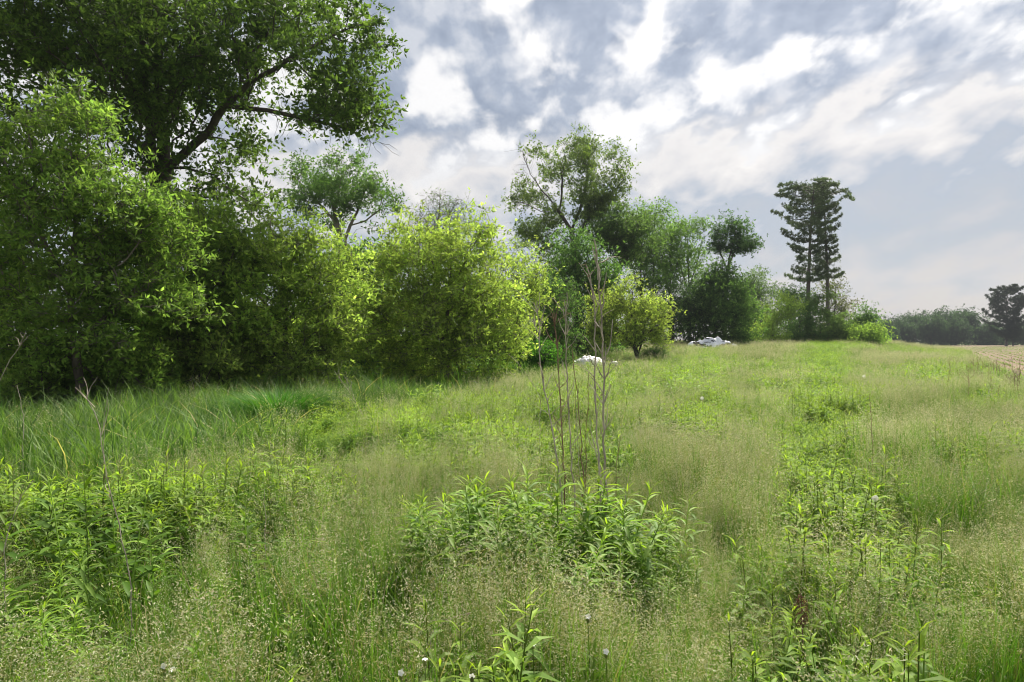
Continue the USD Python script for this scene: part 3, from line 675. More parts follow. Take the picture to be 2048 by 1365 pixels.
# pines
def pine(label, d, trunk, prof, lo, hi, seed, r0=0.33, tuft=0.22, nw=7, rise=0.20, dz=0.74, dens=1.0, dome=0.22, base=(0.072, 0.122, 0.056), tip=(0.165, 0.205, 0.095), group=None):
    """trunk: (px, py) line; prof: (py, left px, right px) reach of the branches."""
    rng = np.random.default_rng(seed)
    line = np.array([W(a, b, d) for a, b in trunk])
    root = line[0].copy()
    root[2] = float(gz(root[0], root[1])) - 0.1
    line = np.vstack([root, line[1:]])
    pr = np.array(prof, float)
    pr = pr[np.argsort(pr[:, 0])]
    pr[:, 1:] *= 1.12
    zt = line[:, 2]
    z = CAM_Z + (682.5 - lo) / 1365.33 * d
    ztop = CAM_Z + (682.5 - hi) / 1365.33 * d
    parts, C, A, G = [], [], [], []
    n = 14
    zz = np.linspace(root[2], line[-1, 2], n)
    tl = np.stack([np.interp(zz, zt, line[:, 0]), np.interp(zz, zt, line[:, 1]), zz], 1)
    parts.append(tube_line(tl, np.linspace(r0, 0.05, n), 7))
    while z < ztop:
        py = 682.5 - (z - CAM_Z) / d * 1365.33
        lf, rt = np.interp(py, pr[:, 0], pr[:, 1]) / 1365.33 * d, np.interp(py, pr[:, 0], pr[:, 2]) / 1365.33 * d
        a0 = rng.random() * 2 * PI
        for b in range(nw):
            az = a0 + b * 2 * PI / nw + rng.normal() * 0.30
            side = (math.cos(az) + 1) / 2
            ln = (lf * (1 - side) + rt * side) * (0.30 + 0.80 * rng.random() ** 0.8)
            if ln < 0.25 or rng.random() < 0.12:
                continue
            p0 = np.array([np.interp(z, zt, line[:, 0]), np.interp(z, zt, line[:, 1]), z + rng.normal() * 0.12])
            dr = np.array([math.cos(az), math.sin(az), 0])
            hf = (z - root[2]) / (ztop - root[2])
            up = rise * (2.6 * max(0, hf - 0.45) + 0.1) + rng.normal() * 0.08
            s = np.linspace(0, 1, 6)[:, None]
            q = p0 + dr * ln * s + np.array([0, 0, 1.0]) * ln * (up * s + 0.14 * s ** 3 - 0.12 * np.sin(PI * s))
            rr2 = np.sum((q[:, :2] - p0[:2]) ** 2, 1)
            q[:, 2] = np.minimum(q[:, 2], np.maximum(p0[2], ztop + 0.15 + 1.0 * rng.random() - dome * rr2))
            parts.append(tube_line(q, np.linspace(0.02 + 0.012 * ln, 0.008, 6), 4))
            m = max(8, int((6 + ln * 17) * dens))
            t = 0.34 + 0.68 * rng.random(m) ** 0.8
            perp = np.array([-dr[1], dr[0], 0])
            wid = ln * 0.26 * (1.15 - t) + 0.10
            pts = np.stack([np.interp(t, s[:, 0], q[:, c]) for c in range(3)], 1) + perp * (rng.normal(size=(m, 1)) * wid[:, None]) + np.array([0, 0, 1]) * (0.06 + 0.065 * rng.normal(size=(m, 1)))
            C.append(pts)
            A.append(unit(dr * 0.8 + rng.normal(size=(m, 3)) * 0.35 + [0, 0, 0.45]))
            G.append(np.full((m, 1), 0.65 + 0.75 * rng.random()))
        z += dz * (0.75 + 0.5 * rng.random())
    C, A, G = np.concatenate(C), np.concatenate(A), np.concatenate(G)
    k = 15
    Ck, Ak = np.repeat(C, k, 0), np.repeat(A, k, 0)
    D = unit(Ak * 0.75 + unit(rng.normal(size=Ck.shape)) * 0.75)
    ll = tuft * (0.7 + 0.6 * rng.random(len(Ck)))
    v, f = leaves(Ck, D, unit(rng.normal(size=Ck.shape)), ll, ll * 0.16)
    col = leaf_colours(rng, len(Ck), base, tip, group=np.repeat(G, k, 0))
    o = thing("pine_tree", root, label, "tree", group)
    tv, tf = join(*parts)
    part(o, "trunk", tv - root, tf, M_BARK_PINE, smooth=True)
    part(o, "crown", v - root, f, M_NEEDLE, col)


pine("taller left pine of the close pair, with broad flat-topped crown and bare lower trunk", 75, [(1615, 690), (1617, 560), (1622, 440), (1628, 375)],
     [(358, 50, 46), (375, 62, 46), (400, 74, 36), (430, 68, 30), (460, 48, 24), (500, 40, 22), (525, 46, 28), (545, 58, 26), (562, 44, 30)], 560, 366, 80, r0=0.30, tuft=0.25)
pine("slimmer right pine of the close pair, its branches reaching right", 77, [(1656, 690), (1655, 560), (1650, 440), (1648, 380)],
     [(362, 40, 40), (380, 36, 46), (405, 28, 44), (440, 22, 46), (470, 18, 24), (500, 18, 18), (530, 22, 34), (556, 20, 22)], 552, 372, 81, r0=0.26, tuft=0.25)
pine("lone far pine with open fan of branches at the right edge beyond the field", 190, [(2012, 688), (2013, 640), (2014, 590)],
     [(574, 16, 20), (590, 32, 30), (610, 38, 34), (635, 46, 40), (650, 36, 34), (670, 20, 24)], 672, 579, 82, r0=0.42, tuft=0.55, nw=5, rise=0.42, dz=1.0, dens=0.60, dome=0.03, base=(0.026, 0.042, 0.030), tip=(0.05, 0.066, 0.045))
tree("spruce_tree", "dark narrow tree standing close against the far pine's trunk", "tree", 188, [[(2026, 688), (2026, 650), (2027, 618)]],
     [(2027, 632, 7, 18, 1.6), (2025, 660, 14, 24, 2.4)], 200, 7, 5, 0.4, 0.4, 0.7, (0.022, 0.036, 0.028), (0.04, 0.056, 0.036), r0=0.2, seed=83, gap=0.38, gscale=3, mind=0.7)

# the tree line beyond the crop field
FG = "trees of the line beyond the crop field"
for k, (px, top, w, lab) in enumerate([
        (1768, 642, 24, "leftmost low tree of the far line, just right of the bush row"), (1800, 640, 26, "low rounded tree near the left end of the far line"),
        (1826, 624, 26, "taller round-headed tree rising left of the middle of the far line"), (1862, 634, 24, "darker lower tree filling the dip in the far line"),
        (1888, 622, 26, "tall tree in the middle of the far line with sky showing low in its crown"), (1930, 622, 24, "tall broad tree right of the middle of the far line"),
        (1912, 640, 20, "lower tree tucked between the two tall ones of the far line"), (1962, 646, 24, "low tree in the far line left of the far pine"),
        (1990, 655, 24, "low tree at the left foot of the far pine"), (2050, 650, 26, "low tree at the right edge of the view beyond the far pine")]):
    tree("far_tree", lab, "tree", 225 + (k % 3) * 6, [[(px, 688), (px, 665), (px + 1, top + 12)]],
         [(px, top + 14, w * 0.85, 16, 3.5), (px - w * 0.5, top + 28, w * 0.65, 20, 3.0), (px + w * 0.5, top + 26, w * 0.65, 20, 3.0), (px, (top + 690) / 2 + 8, w * 1.05, (690 - top) / 2 - 6, 3.6)],
         330, 7, 5, 0.5, 0.5, 0.95, (0.030, 0.055, 0.030), (0.05, 0.085, 0.040), r0=0.3, seed=90 + k, bough=(26, 2.0), gap=0.40, gscale=4, mind=1.0, step=1.2, rtip=0.02)

# ---------------------------------------------------------------- grass builders
def ribbons(rng, base, az, lean, h, wd, seg, c0, c1, droop=0.0):
    """Arching blades. Returns vertices, faces, colours."""
    n = len(base)
    t = np.linspace(0, 1, seg + 1)[None, :, None]
    dr = np.stack([np.cos(az), np.sin(az), np.zeros(n)], 1)[:, None]
    h, lean, wd = (np.broadcast_to(a, (n,))[:, None, None] for a in (h, lean, wd))
    c = base[:, None] + dr * (lean * h * t ** 2.0) + np.array([0, 0, 1.0]) * (h * (t - (0.28 * lean + droop) * t ** 2.6))
    fa = az + PI / 2 + rng.normal(size=n) * 0.5
    sd = np.stack([np.cos(fa), np.sin(fa), np.zeros(n)], 1)[:, None]
    w = wd * np.clip(1.02 - t ** 1.6, 0.04, 1)
    v = np.stack([c - sd * w / 2, c + sd * w / 2], 2).reshape(-1, 3)
    k = np.arange(seg) * 2
    q = np.stack([k, k + 1, k + 3, k + 2], 1)
    f4 = (np.arange(n) * (seg + 1) * 2)[:, None, None] + q[None]
    f4 = f4.reshape(-1, 4)
    f = np.vstack([f4[:, [0, 1, 2]], f4[:, [0, 2, 3]]])
    mixc = np.asarray(c0) + (np.asarray(c1) - np.asarray(c0)) * rng.random((n, 1))
    mixc = np.where(rng.random((n, 1)) < 0.022, np.array([0.30, 0.26, 0.15]), mixc) * (0.75 + 0.5 * rng.random((n, 1)))
    return v, f, np.repeat(mixc, (seg + 1) * 2, 0)


def joinc(*items):
    v, f = join(*[(a, b) for a, b, _ in items])
    return v, f, np.concatenate([c for _, _, c in items])


def haze_tuft(rng, rad, nc, nb, spikes, sl, bw=0.006, cw=0.0016, lod=0):
    """Thin culms, each with an open panicle of tiny spikelets, over fine basal blades."""
    out = []
    p = rng.normal(size=(nb, 2)) * rad * 0.6
    out.append(ribbons(rng, np.c_[p, np.zeros(nb)], rng.random(nb) * 2 * PI, 0.08 + 0.4 * rng.random(nb), 0.18 + 0.38 * rng.random(nb), bw, 2, (0.044, 0.118, 0.018), (0.135, 0.250, 0.038)))
    p = rng.normal(size=(nc, 2)) * rad * 0.7
    az = rng.random(nc) * 2 * PI
    hh = 0.44 + 0.24 * rng.random(nc)
    ln = 0.06 + 0.16 * rng.random(nc)
    out.append(ribbons(rng, np.c_[p, np.zeros(nc)], az, ln, hh, cw, 2, (0.12, 0.19, 0.03), (0.20, 0.23, 0.07)))
    m = nc * spikes
    ci = np.repeat(np.arange(nc), spikes)
    t = 0.52 + 0.50 * rng.random(m)
    rr = (1.04 - t) * (0.30 + 0.28 * rng.random(m)) * np.sqrt(rng.random(m)) * 0.27
    a2 = rng.random(m) * 2 * PI
    c = np.c_[p[ci], np.zeros(m)] + np.stack([np.cos(az[ci]), np.sin(az[ci]), np.zeros(m)], 1) * (ln[ci] * hh[ci] * t ** 2)[:, None] + np.c_[np.cos(a2) * rr, np.sin(a2) * rr, hh[ci] * (t - 0.28 * ln[ci] * t ** 2.6) + rr * 0.35 + rng.normal(size=m) * 0.01]
    D = unit(np.c_[np.cos(a2), np.sin(a2), 0.5 + rng.normal(size=m) * 0.6])
    ll = sl * (0.6 + 0.8 * rng.random(m))
    v, f = leaves(c, D, unit(rng.normal(size=(m, 3))), ll, ll * 0.36)
    cl = rng.random((m, 1))
    col = np.array([0.30, 0.360, 0.195]) * (1 - cl) + np.array([0.46, 0.460, 0.330]) * cl
    red = rng.random((nc, 1)) ** 2
    col = col * (1 - red[ci] * 0.5) + np.array([0.36, 0.27, 0.18]) * red[ci] * 0.5
    col *= 0.8 + 0.4 * rng.random((m, 1))
    seeds = [(v, f, np.repeat(col, 4, 0))]
    if lod == 0:                                   # fine panicle branches
        b = nc * 9
        bi = np.repeat(np.arange(nc), 9)
        tb = 0.52 + 0.40 * rng.random(b)
        ab = rng.random(b) * 2 * PI
        c0 = np.c_[p[bi], np.zeros(b)] + np.stack([np.cos(az[bi]), np.sin(az[bi]), np.zeros(b)], 1) * (ln[bi] * hh[bi] * tb ** 2)[:, None] + np.c_[np.zeros((b, 2)), hh[bi] * (tb - 0.28 * ln[bi] * tb ** 2.6)]
        lb = (1.04 - tb) * 0.20
        v2, f2 = leaves(c0, unit(np.c_[np.cos(ab), np.sin(ab), np.full(b, 0.45)]), unit(rng.normal(size=(b, 3))), lb, 0.0011, 0)
        seeds.append((v2, f2, np.tile([0.26, 0.26, 0.10], (b * 4, 1))))
    return joinc(*out), joinc(*seeds)


def tall_tuft(rng, rad, n, h0, h1, wd, c0, c1, seg=4, lean=(0.25, 0.9)):
    p = rng.normal(size=(n, 2)) * rad
    return ribbons(rng, np.c_[p, np.zeros(n)], rng.random(n) * 2 * PI, lean[0] + (lean[1] - lean[0]) * rng.random(n), h0 + (h1 - h0) * rng.random(n), wd * (0.6 + 0.7 * rng.random(n)), seg, c0, c1)


def lance_leaf(rng, L, w, az, el, droop, c0, c1, P0, seg=4):
    """One lance-shaped leaf with a folded midrib: 3 vertices per station."""
    t = np.linspace(0, 1, seg + 1)
    dr, sd = np.array([math.cos(az), math.sin(az), 0]), np.array([-math.sin(az), math.cos(az), 0])
    e = el - droop * t
    ds = L / seg
    x = np.concatenate([[0], np.cumsum(np.cos((e[1:] + e[:-1]) / 2) * ds)])
    z = np.concatenate([[0], np.cumsum(np.sin((e[1:] + e[:-1]) / 2) * ds)])
    mid = P0 + dr * x[:, None] + np.array([0, 0, 1.0]) * z[:, None]
    ww = w * np.sin(PI * np.clip(t * 0.93 + 0.05, 0, 1)) ** 0.8 / 2
    ww[-1] = w * 0.02
    lift = np.array([0, 0, 1.0]) * (ww * 0.45)[:, None]
    v = np.stack([mid - sd * ww[:, None] + lift, mid, mid + sd * ww[:, None] + lift], 1).reshape(-1, 3)
    f = []
    for k in range(seg):
        a = 3 * k
        f += [[a, a + 1, a + 4], [a, a + 4, a + 3], [a + 1, a + 2, a + 5], [a + 1, a + 5, a + 4]]
    c = np.asarray(c0) + (np.asarray(c1) - np.asarray(c0)) * rng.random()
    return v, np.array(f), np.tile(c * (0.85 + 0.3 * rng.random()), (len(v), 1))


GA, GB = np.array([0.108, 0.200, 0.046]), np.array([0.205, 0.305, 0.066])     # goldenrod leaves
GT = np.array([0.26, 0.36, 0.040])                                          # young tip leaves


def weed(rng, H, n, L, w, seg=4, tip=6, opposite=False, start=0.15, droop=0.9, ca=GA, cb=GB, ct=GT):
    """Stem and leaves of one upright leafy plant."""
    bx, by = rng.normal(size=2) * 0.06 * H
    s = np.linspace(0, 1, 5)
    stem = np.stack([bx * s ** 2, by * s ** 2, H * s], 1)
    items, az = [], rng.random() * 6
    for k in range(n):
        t = start + (1 - start) * ((k // 2 * 2 if opposite else k) / max(n - 1, 1)) ** 0.9
        az += (PI if k % 2 else PI / 2) if opposite else 2.4 + rng.normal() * 0.2
        q = np.array([bx * t ** 2, by * t ** 2, H * t])
        young = max(0.0, (k - (n - tip)) / tip)
        el = 0.50 + rng.normal() * 0.20 + 0.42 * young
        size = (0.75 + 0.4 * math.sin(PI * min(1, t * 1.02))) * (1 - 0.22 * young)
        c0, c1 = ca * (1 - young) + ct * young, cb * (1 - young) + ct * young
        items.append(lance_leaf(rng, L * size, w * size * (1 - 0.45 * young), az, el, droop * (1 - 0.6 * young) * (0.7 + 0.6 * rng.random()), c0, c1, q, seg))
    return stem, items


# ---------------------------------------------------------------- where each kind of plant grows
def tall_edge(y):
    return np.interp(y, [4.5, 5.8, 6.3, 7.2, 9.7, 12.1, 16.3, 27, 34, 38], [-7.0, -4.4, -3.5, -3.0, -3.1, -2.6, -1.2, 2.0, 4.0, 5.0])


def n2(x, y, s, seed):
    return meshkit.fbm(np.stack([x * s, y * s, np.zeros_like(x)], -1), 3, seed)


LEAFY = [(-2.9, 5.0, 1.6, 0.6, 0.9), (-1.35, 9.3, 1.6, 0.9, 1.0), (0.2, 11.2, 1.5, 1.2, 0.9), (-0.9, 12.2, 2.2, 1.2, 0.8), (-1.75, 5.4, 0.55, 0.6, 1.0), (2.5, 9.2, 0.8, 0.7, 1.0), (1.2, 13.5, 2.0, 1.6, 0.7), (6.2, 6.9, 1.3, 0.7, 0.9),
         (5.2, 5.0, 1.0, 0.5, .5), (4.5, 22, 4.5, 5, 0.75), (9, 30, 5, 7, 0.7), (14, 20, 3, 5, 0.6), (18, 28, 5, 5, .6), (1.5, 18, 2.5, 3, 0.7), (9.5, 14, 1.2, 2.5, .6), (10.2, 11, 1.5, 2, .6)]


def leafy(x, y):
    a = np.zeros_like(x)
    for cx, cy, rx, ry, s in LEAFY:
        a = np.maximum(a, s * np.exp(-(((x - cx) / rx) ** 2 + ((y - cy) / ry) ** 2) ** 1.5))
    wig = (n2(x, y, 0.5, 21) - 0.5) * 0.9
    t1 = np.abs(x - 0.455 * y - wig) / (0.24 + 0.032 * y)
    t2 = np.abs(x - 0.285 * y + wig * 0.8) / (0.16 + 0.02 * y)
    a = np.maximum(a, 1.0 * np.exp(-t1 ** 4) * (0.35 + 0.65 * sm(y, 2.8, 3.8)))
    a = np.maximum(a, 0.7 * np.exp(-t2 ** 4) * sm(y, 6, 9))
    a = np.maximum(a, 0.7 * sm(n2(x, y, 0.28, 33), 0.62, 0.72))
    a = np.maximum(a, 0.75 * sm(n2(x, y, 0.07, 35), 0.50, 0.62) * sm(y, 18, 30))
    return a


def scatter(rng, y0, y1, density, margin=1.12, extra=0.8):
    """Random points of the ground in the camera's view, with a margin."""
    wmax = 0.75 * margin * y1 + extra
    n = int((y1 - y0) * 2 * wmax * density)
    x, y = (rng.random(n) * 2 - 1) * wmax, y0 + (y1 - y0) * rng.random(n)
    ok = (np.abs(x) < 0.75 * margin * y + extra) & (x < FIELD_A + FIELD_B * y - 0.3 + 0.9 * (rng.random(n) - 0.5))
    return x[ok], y[ok]


def instancer(path, protos, x, y, idx, rng, smin=0.85, smax=1.2, tilt=0.08, z=None, s=None, squash=None):
    pi = UsdGeom.PointInstancer.Define(stage, path)
    rel = pi.CreatePrototypesRel()
    for k, meshes in enumerate(protos):
        UsdGeom.Xform.Define(stage, f"{path}/prototypes/tuft_{k:03d}")
        for j, ((v, f, c), mat) in enumerate(meshes):
            put_mesh(f"{path}/prototypes/tuft_{k:03d}/{'blades' if j == 0 else 'seed_heads'}", v, f, mat, c)
        rel.AddTarget(f"{path}/prototypes/tuft_{k:03d}")
    n = len(x)
    z = gz(x, y) if z is None else z
    s = (smin + (smax - smin) * rng.random(n)) * (0.74 + 0.52 * sm(n2(x, y, 1.3, 51), 0.3, 0.7)) if s is None else s
    pi.CreatePositionsAttr(Vt.Vec3fArray.FromNumpy(np.stack([x, y, z], 1).astype(np.float32)))
    sc = np.stack([s, s, s if squash is None else s * squash], 1)
    pi.CreateScalesAttr(Vt.Vec3fArray.FromNumpy(sc.astype(np.float32)))
    yaw = rng.random(n) * 2 * PI
    ta, tt = rng.random(n) * 2 * PI, rng.normal(size=n) * tilt
    q1 = np.stack([np.cos(yaw / 2), 0 * yaw, 0 * yaw, np.sin(yaw / 2)], 1)
    q2 = np.stack([np.cos(tt / 2), np.cos(ta) * np.sin(tt / 2), np.sin(ta) * np.sin(tt / 2), 0 * tt], 1)
    w1, x1, y1, z1 = q2.T
    w2, x2, y2, z2 = q1.T
    qq = np.stack([w1 * w2 - x1 * x2 - y1 * y2 - z1 * z2, w1 * x2 + x1 * w2 + y1 * z2 - z1 * y2, w1 * y2 - x1 * z2 + y1 * w2 + z1 * x2, w1 * z2 + x1 * y2 - y1 * x2 + z1 * w2], 1)
    pi.CreateOrientationsAttr(Vt.QuathArray([Gf.Quath(float(a), float(b), float(c), float(d)) for a, b, c, d in qq]))
    pi.CreateProtoIndicesAttr(Vt.IntArray.FromNumpy(idx.astype(np.int32)))
    tag(pi, kind="stuff")
    return pi


rng = np.random.default_rng(500)
# clumps of goldenrod that stand as single plants (x, y, rx, ry, number, height)
CLUMPS = [("leafy clump round the tall dead stalks", 0.22, 3.75, 0.80, 0.62, 124, 0.68),
          ("leafy bed on the left of the foreground", -2.15, 3.35, 1.30, 1.15, 98, 0.46),
          ("small leafy patch before the long grass", -1.62, 5.3, 0.45, 0.45, 22, 0.42),
          ("green strip of the wheel track", 1.72, 3.9, 0.22, 0.70, 26, 0.32)]


def in_clump(x, y, k=1.0):
    a = np.zeros_like(x)
    for _, cx, cy, rx, ry, _, _ in CLUMPS:
        a = np.maximum(a, 1 - sm(((x - cx) / (rx * k)) ** 2 + ((y - cy) / (ry * k)) ** 2, 0.6, 1.3))
    return a


def haze_amount(x, y):
    t = sm(tall_edge(y) - x, -0.5, 0.5)
    t = np.maximum(t, np.exp(-(((x + 3.7) / 1.05) ** 2 + ((y - 10.4) / 1.8) ** 2) ** 2))
    a = (1 - 0.92 * t) * (1 - 0.94 * leafy(x, y)) * (1 - (0.38 + 0.50 * sm(x, -0.8, -0.5) * (1 - sm(x, 1.1, 1.3))) * in_clump(x, y))
    a = a * (1 - 0.6 * sm(-x, 1.5, 2.2) * sm(y, 3.8, 4.6) * (1 - sm(y, 7.5, 8.5)))
    return a * (0.25 + 0.75 * sm(n2(x, y, 0.55, 11), 0.36, 0.54)) * (0.12 + 0.88 * sm(n2(x, y, 1.9, 12), 0.39, 0.54))


# --- hazy seed-head grass
near = [haze_tuft(rng, 0.080, 8, 30, 40, 0.0088) for _ in range(6)]
mid = [haze_tuft(rng, 0.18, 15, 44, 26, 0.0125, bw=0.009, cw=0.003, lod=1) for _ in range(4)]
far = [haze_tuft(rng, 0.45, 26, 70, 16, 0.028, bw=0.018, cw=0.005, lod=1) for _ in range(4)]


def cover(name, protos, y0, y1, dens, amount, mats, label_rng, **kw):
    x, y = scatter(label_rng, y0, y1, dens)
    keep = label_rng.random(len(x)) < amount(x, y)
    x, y = x[keep], y[keep]
    instancer(f"/World/{name}", [list(zip(p, mats)) for p in protos], x, y, label_rng.integers(0, len(protos), len(x)), label_rng, **kw)
    print(name, len(x))


cover("meadow_grass", near, 0.9, 6.5, 165, haze_amount, (M_GRASS, M_SEED), rng, smin=0.62, smax=1.12)
cover("meadow_grass_middle", mid, 6.3, 19, 38, haze_amount, (M_GRASS, M_SEED), rng, smin=0.75, smax=1.1)
cover("meadow_grass_distant", far, 18.5, 95, 5.6, haze_amount, (M_GRASS, M_SEED), rng, smin=0.7, smax=1.1)

# --- short green undergrowth everywhere
ug = [[tall_tuft(rng, 0.11, 28, 0.16, 0.44, 0.007, (0.038, 0.095, 0.014), (0.130, 0.220, 0.030), 2)] for _ in range(4)]
cover("undergrowth_grass", ug, 0.9, 9, 34, lambda x, y: 0.9 + 0 * x, (M_GRASS,), rng)
ugf = [[tall_tuft(rng, 0.4, 70, 0.14, 0.44, 0.014, (0.038, 0.085, 0.016), (0.140, 0.200, 0.038), 2)] for _ in range(3)]
cover("undergrowth_grass_distant", ugf, 9, 95, 1.3, lambda x, y: 0.9 + 0 * x, (M_GRASS,), rng)

# --- long blue-green grass on the left
TG0, TG1 = (0.038, 0.090, 0.024), (0.135, 0.215, 0.058)
tg = [[tall_tuft(rng, 0.13, 24, 0.26, 0.68, 0.013, TG0, TG1, 4, (0.1, 0.9))] for _ in range(5)]
cover("long_grass", tg, 4.5, 16, 20, lambda x, y: (1 - 0.95 * np.exp(-(((x + 3.9) / 1.05) ** 2 + ((y - 10.9) / 1.6) ** 2) ** 2)) * sm(tall_edge(y) - x, -0.35, 0.45) * (0.6 + 0.4 * sm(n2(x, y, 0.5, 41), 0.35, 0.55)), (M_GRASS,), rng)
tgf = [[tall_tuft(rng, 0.26, 46, 0.28, 0.68, 0.017, (0.042, 0.112, 0.020), (0.155, 0.260, 0.046), 3, (0.1, 0.9))] for _ in range(4)]
cover("long_grass_distant", tgf, 15, 40, 5, lambda x, y: sm(tall_edge(y) - x, -0.6, 0.8), (M_GRASS,), rng)

# --- low leafy ground cover
def weed_joined(H, n, L, w, seg, copies, rad):
    out = []
    for _ in range(copies):
        stem, it = weed(rng, H * (0.7 + 0.6 * rng.random()), n, L, w, seg, tip=max(3, n // 3))
        o = np.r_[rng.normal(size=2) * rad, 0]
        sv, sf = tube_line(stem, np.linspace(0.003, 0.0015, 5), 3)
        out.append((sv + o, sf, np.tile([0.10, 0.14, 0.03], (len(sv), 1))))
        out += [(a + o, b, c) for a, b, c in it]
    return [joinc(*out)]


lw = [weed_joined(0.34, 18, 0.090, 0.020, 2, 4, 0.07) for _ in range(5)]
cover("leafy_ground_cover", lw, 1.6, 14, 95, lambda x, y: leafy(x, y) * (1 - 0.8 * in_clump(x, y)) * sm(x - tall_edge(y), -0.6, 0.3), (M_WEED,), rng, smin=0.7, smax=1.3)
lwf = [weed_joined(0.36, 12, 0.13, 0.035, 2, 9, 0.28) for _ in range(4)]
cover("leafy_ground_cover_distant", lwf, 13.5, 75, 5.0, lambda x, y: leafy(x, y) * sm(x - tall_edge(y), -0.6, 0.6), (M_WEED,), rng, smin=0.7, smax=1.25)

# --- lush mound of grass before the left yellow bush
mp = W(560, 800, 11.8)
mx, my = mp[0], mp[1]
o = thing("grass_mound", (mx, my, gz(mx, my)), "lush dark green mound of arching grass before the left yellow-green bush", "grass clump")
n = 2400
a, r = rng.random(n) * 2 * PI, np.sqrt(rng.random(n))
bp = np.c_[np.cos(a) * r * 0.72, np.sin(a) * r * 0.65, np.zeros(n)]
v, f, c = ribbons(rng, bp, np.where(rng.random(n) < 0.7, a, rng.random(n) * 2 * PI), 0.5 + 0.9 * rng.random(n), (0.84 + 0.22 * rng.random(n)) * (1.05 - 0.42 * r ** 2), 0.017, 4, (0.024, 0.090, 0.012), (0.075, 0.20, 0.024), 0.12)
part(o, "blades", v, f, M_GRASS, c)

# ---------------------------------------------------------------- goldenrod plants, one by one
protos = []
for k in range(6):
    H = 0.62
    stem, it = weed(rng, H, 34 + 2 * (k % 3), 0.114 + 0.02 * (k % 4) / 1.5, 0.019 + 0.002 * (k % 3), 4, tip=7, start=0.14)
    protos.append((stem, it))
src = []
count = 0


def plant_parts(o, stem, it, r=0.0042):
    sv, sf = tube_line(stem, np.linspace(r, r * 0.5, 5), 5)
    part(o, "stem", sv, sf, M_WEED, np.tile([0.26, 0.37, 0.09], (len(sv), 1)), smooth=True)
    for a, b, c in it:
        part(o, "leaf", a, b, M_WEED, c, smooth=True)


prng = np.random.default_rng(77)
for where, cx, cy, rx, ry, num, H in CLUMPS:
    for _ in range(num):
        a, r = prng.random() * 2 * PI, math.sqrt(prng.random())
        spot = "middle" if r < 0.45 else ("far edge" if math.sin(a) > 0.6 else "near edge" if math.sin(a) < -0.6 else "right side" if math.cos(a) > 0 else "left side")
        lab = f"goldenrod plant at the {spot} of the {where}"
        grp = f"goldenrod plants at the {spot} of the {where}"
        x, y = cx + math.cos(a) * r * rx, cy + math.sin(a) * r * ry
        sc = H / 0.62 * (0.58 + 0.60 * prng.random()) * (1.06 - 0.3 * r ** 2)
        loc, rz, k = (x, y, float(gz(x, y))), prng.random() * 6.28, count % len(protos)
        if count < len(protos):
            o = thing("goldenrod_plant", loc, lab, "plant", grp, rz, sc)
            plant_parts(o, *protos[k])
            src.append(o)
        else:
            dup(src[k], "goldenrod_plant", loc, rz, sc, lab, "plant", grp, tilt=prng.normal() * 0.2)
        count += 1

# taller broad-leaved plants at the left
bl = [weed(rng, 0.86, 16, 0.150, 0.038, 4, tip=4, opposite=True, start=0.35, droop=0.55, ca=np.array([0.055, 0.115, 0.018]), cb=np.array([0.085, 0.16, 0.02]), ct=np.array([0.12, 0.19, 0.025])) for _ in range(3)]
bsrc = []
for k, (px, py, dd, lab) in enumerate([
        (128, 955, 3.55, "broad-leaved plant with opposite leaves, tallest and leftmost of those in the left bed"), (178, 945, 3.75, "broad-leaved plant second from the left in the left bed"),
        (232, 965, 3.8, "broad-leaved plant just left of the bending dead stalk, topping the left bed"), (258, 1000, 3.3, "broad-leaved plant just right of the bending dead stalk"),
        (8, 1040, 2.9, "broad-leaved plant half cut off by the left edge of the view"), (310, 1030, 3.4, "lower broad-leaved plant in the middle of the left bed"), (500, 1020, 3.6, "broad-leaved plant at the right end of the left bed")]):
    p = W(px, py, dd)
    z = float(gz(p[0], p[1]))
    sc = (p[2] - z) / 0.86
    if k < 3:
        o = thing("broad_leaved_plant", (p[0], p[1], z), lab, "plant", "broad-leaved plants of the left bed", 0.6 * k, sc)
        plant_parts(o, *bl[k], r=0.0055)
        bsrc.append(o)
    else:
        dup(bsrc[k % 3], "broad_leaved_plant", (p[0], p[1], z), 1.3 * k, sc, lab, "plant", "broad-leaved plants of the left bed")

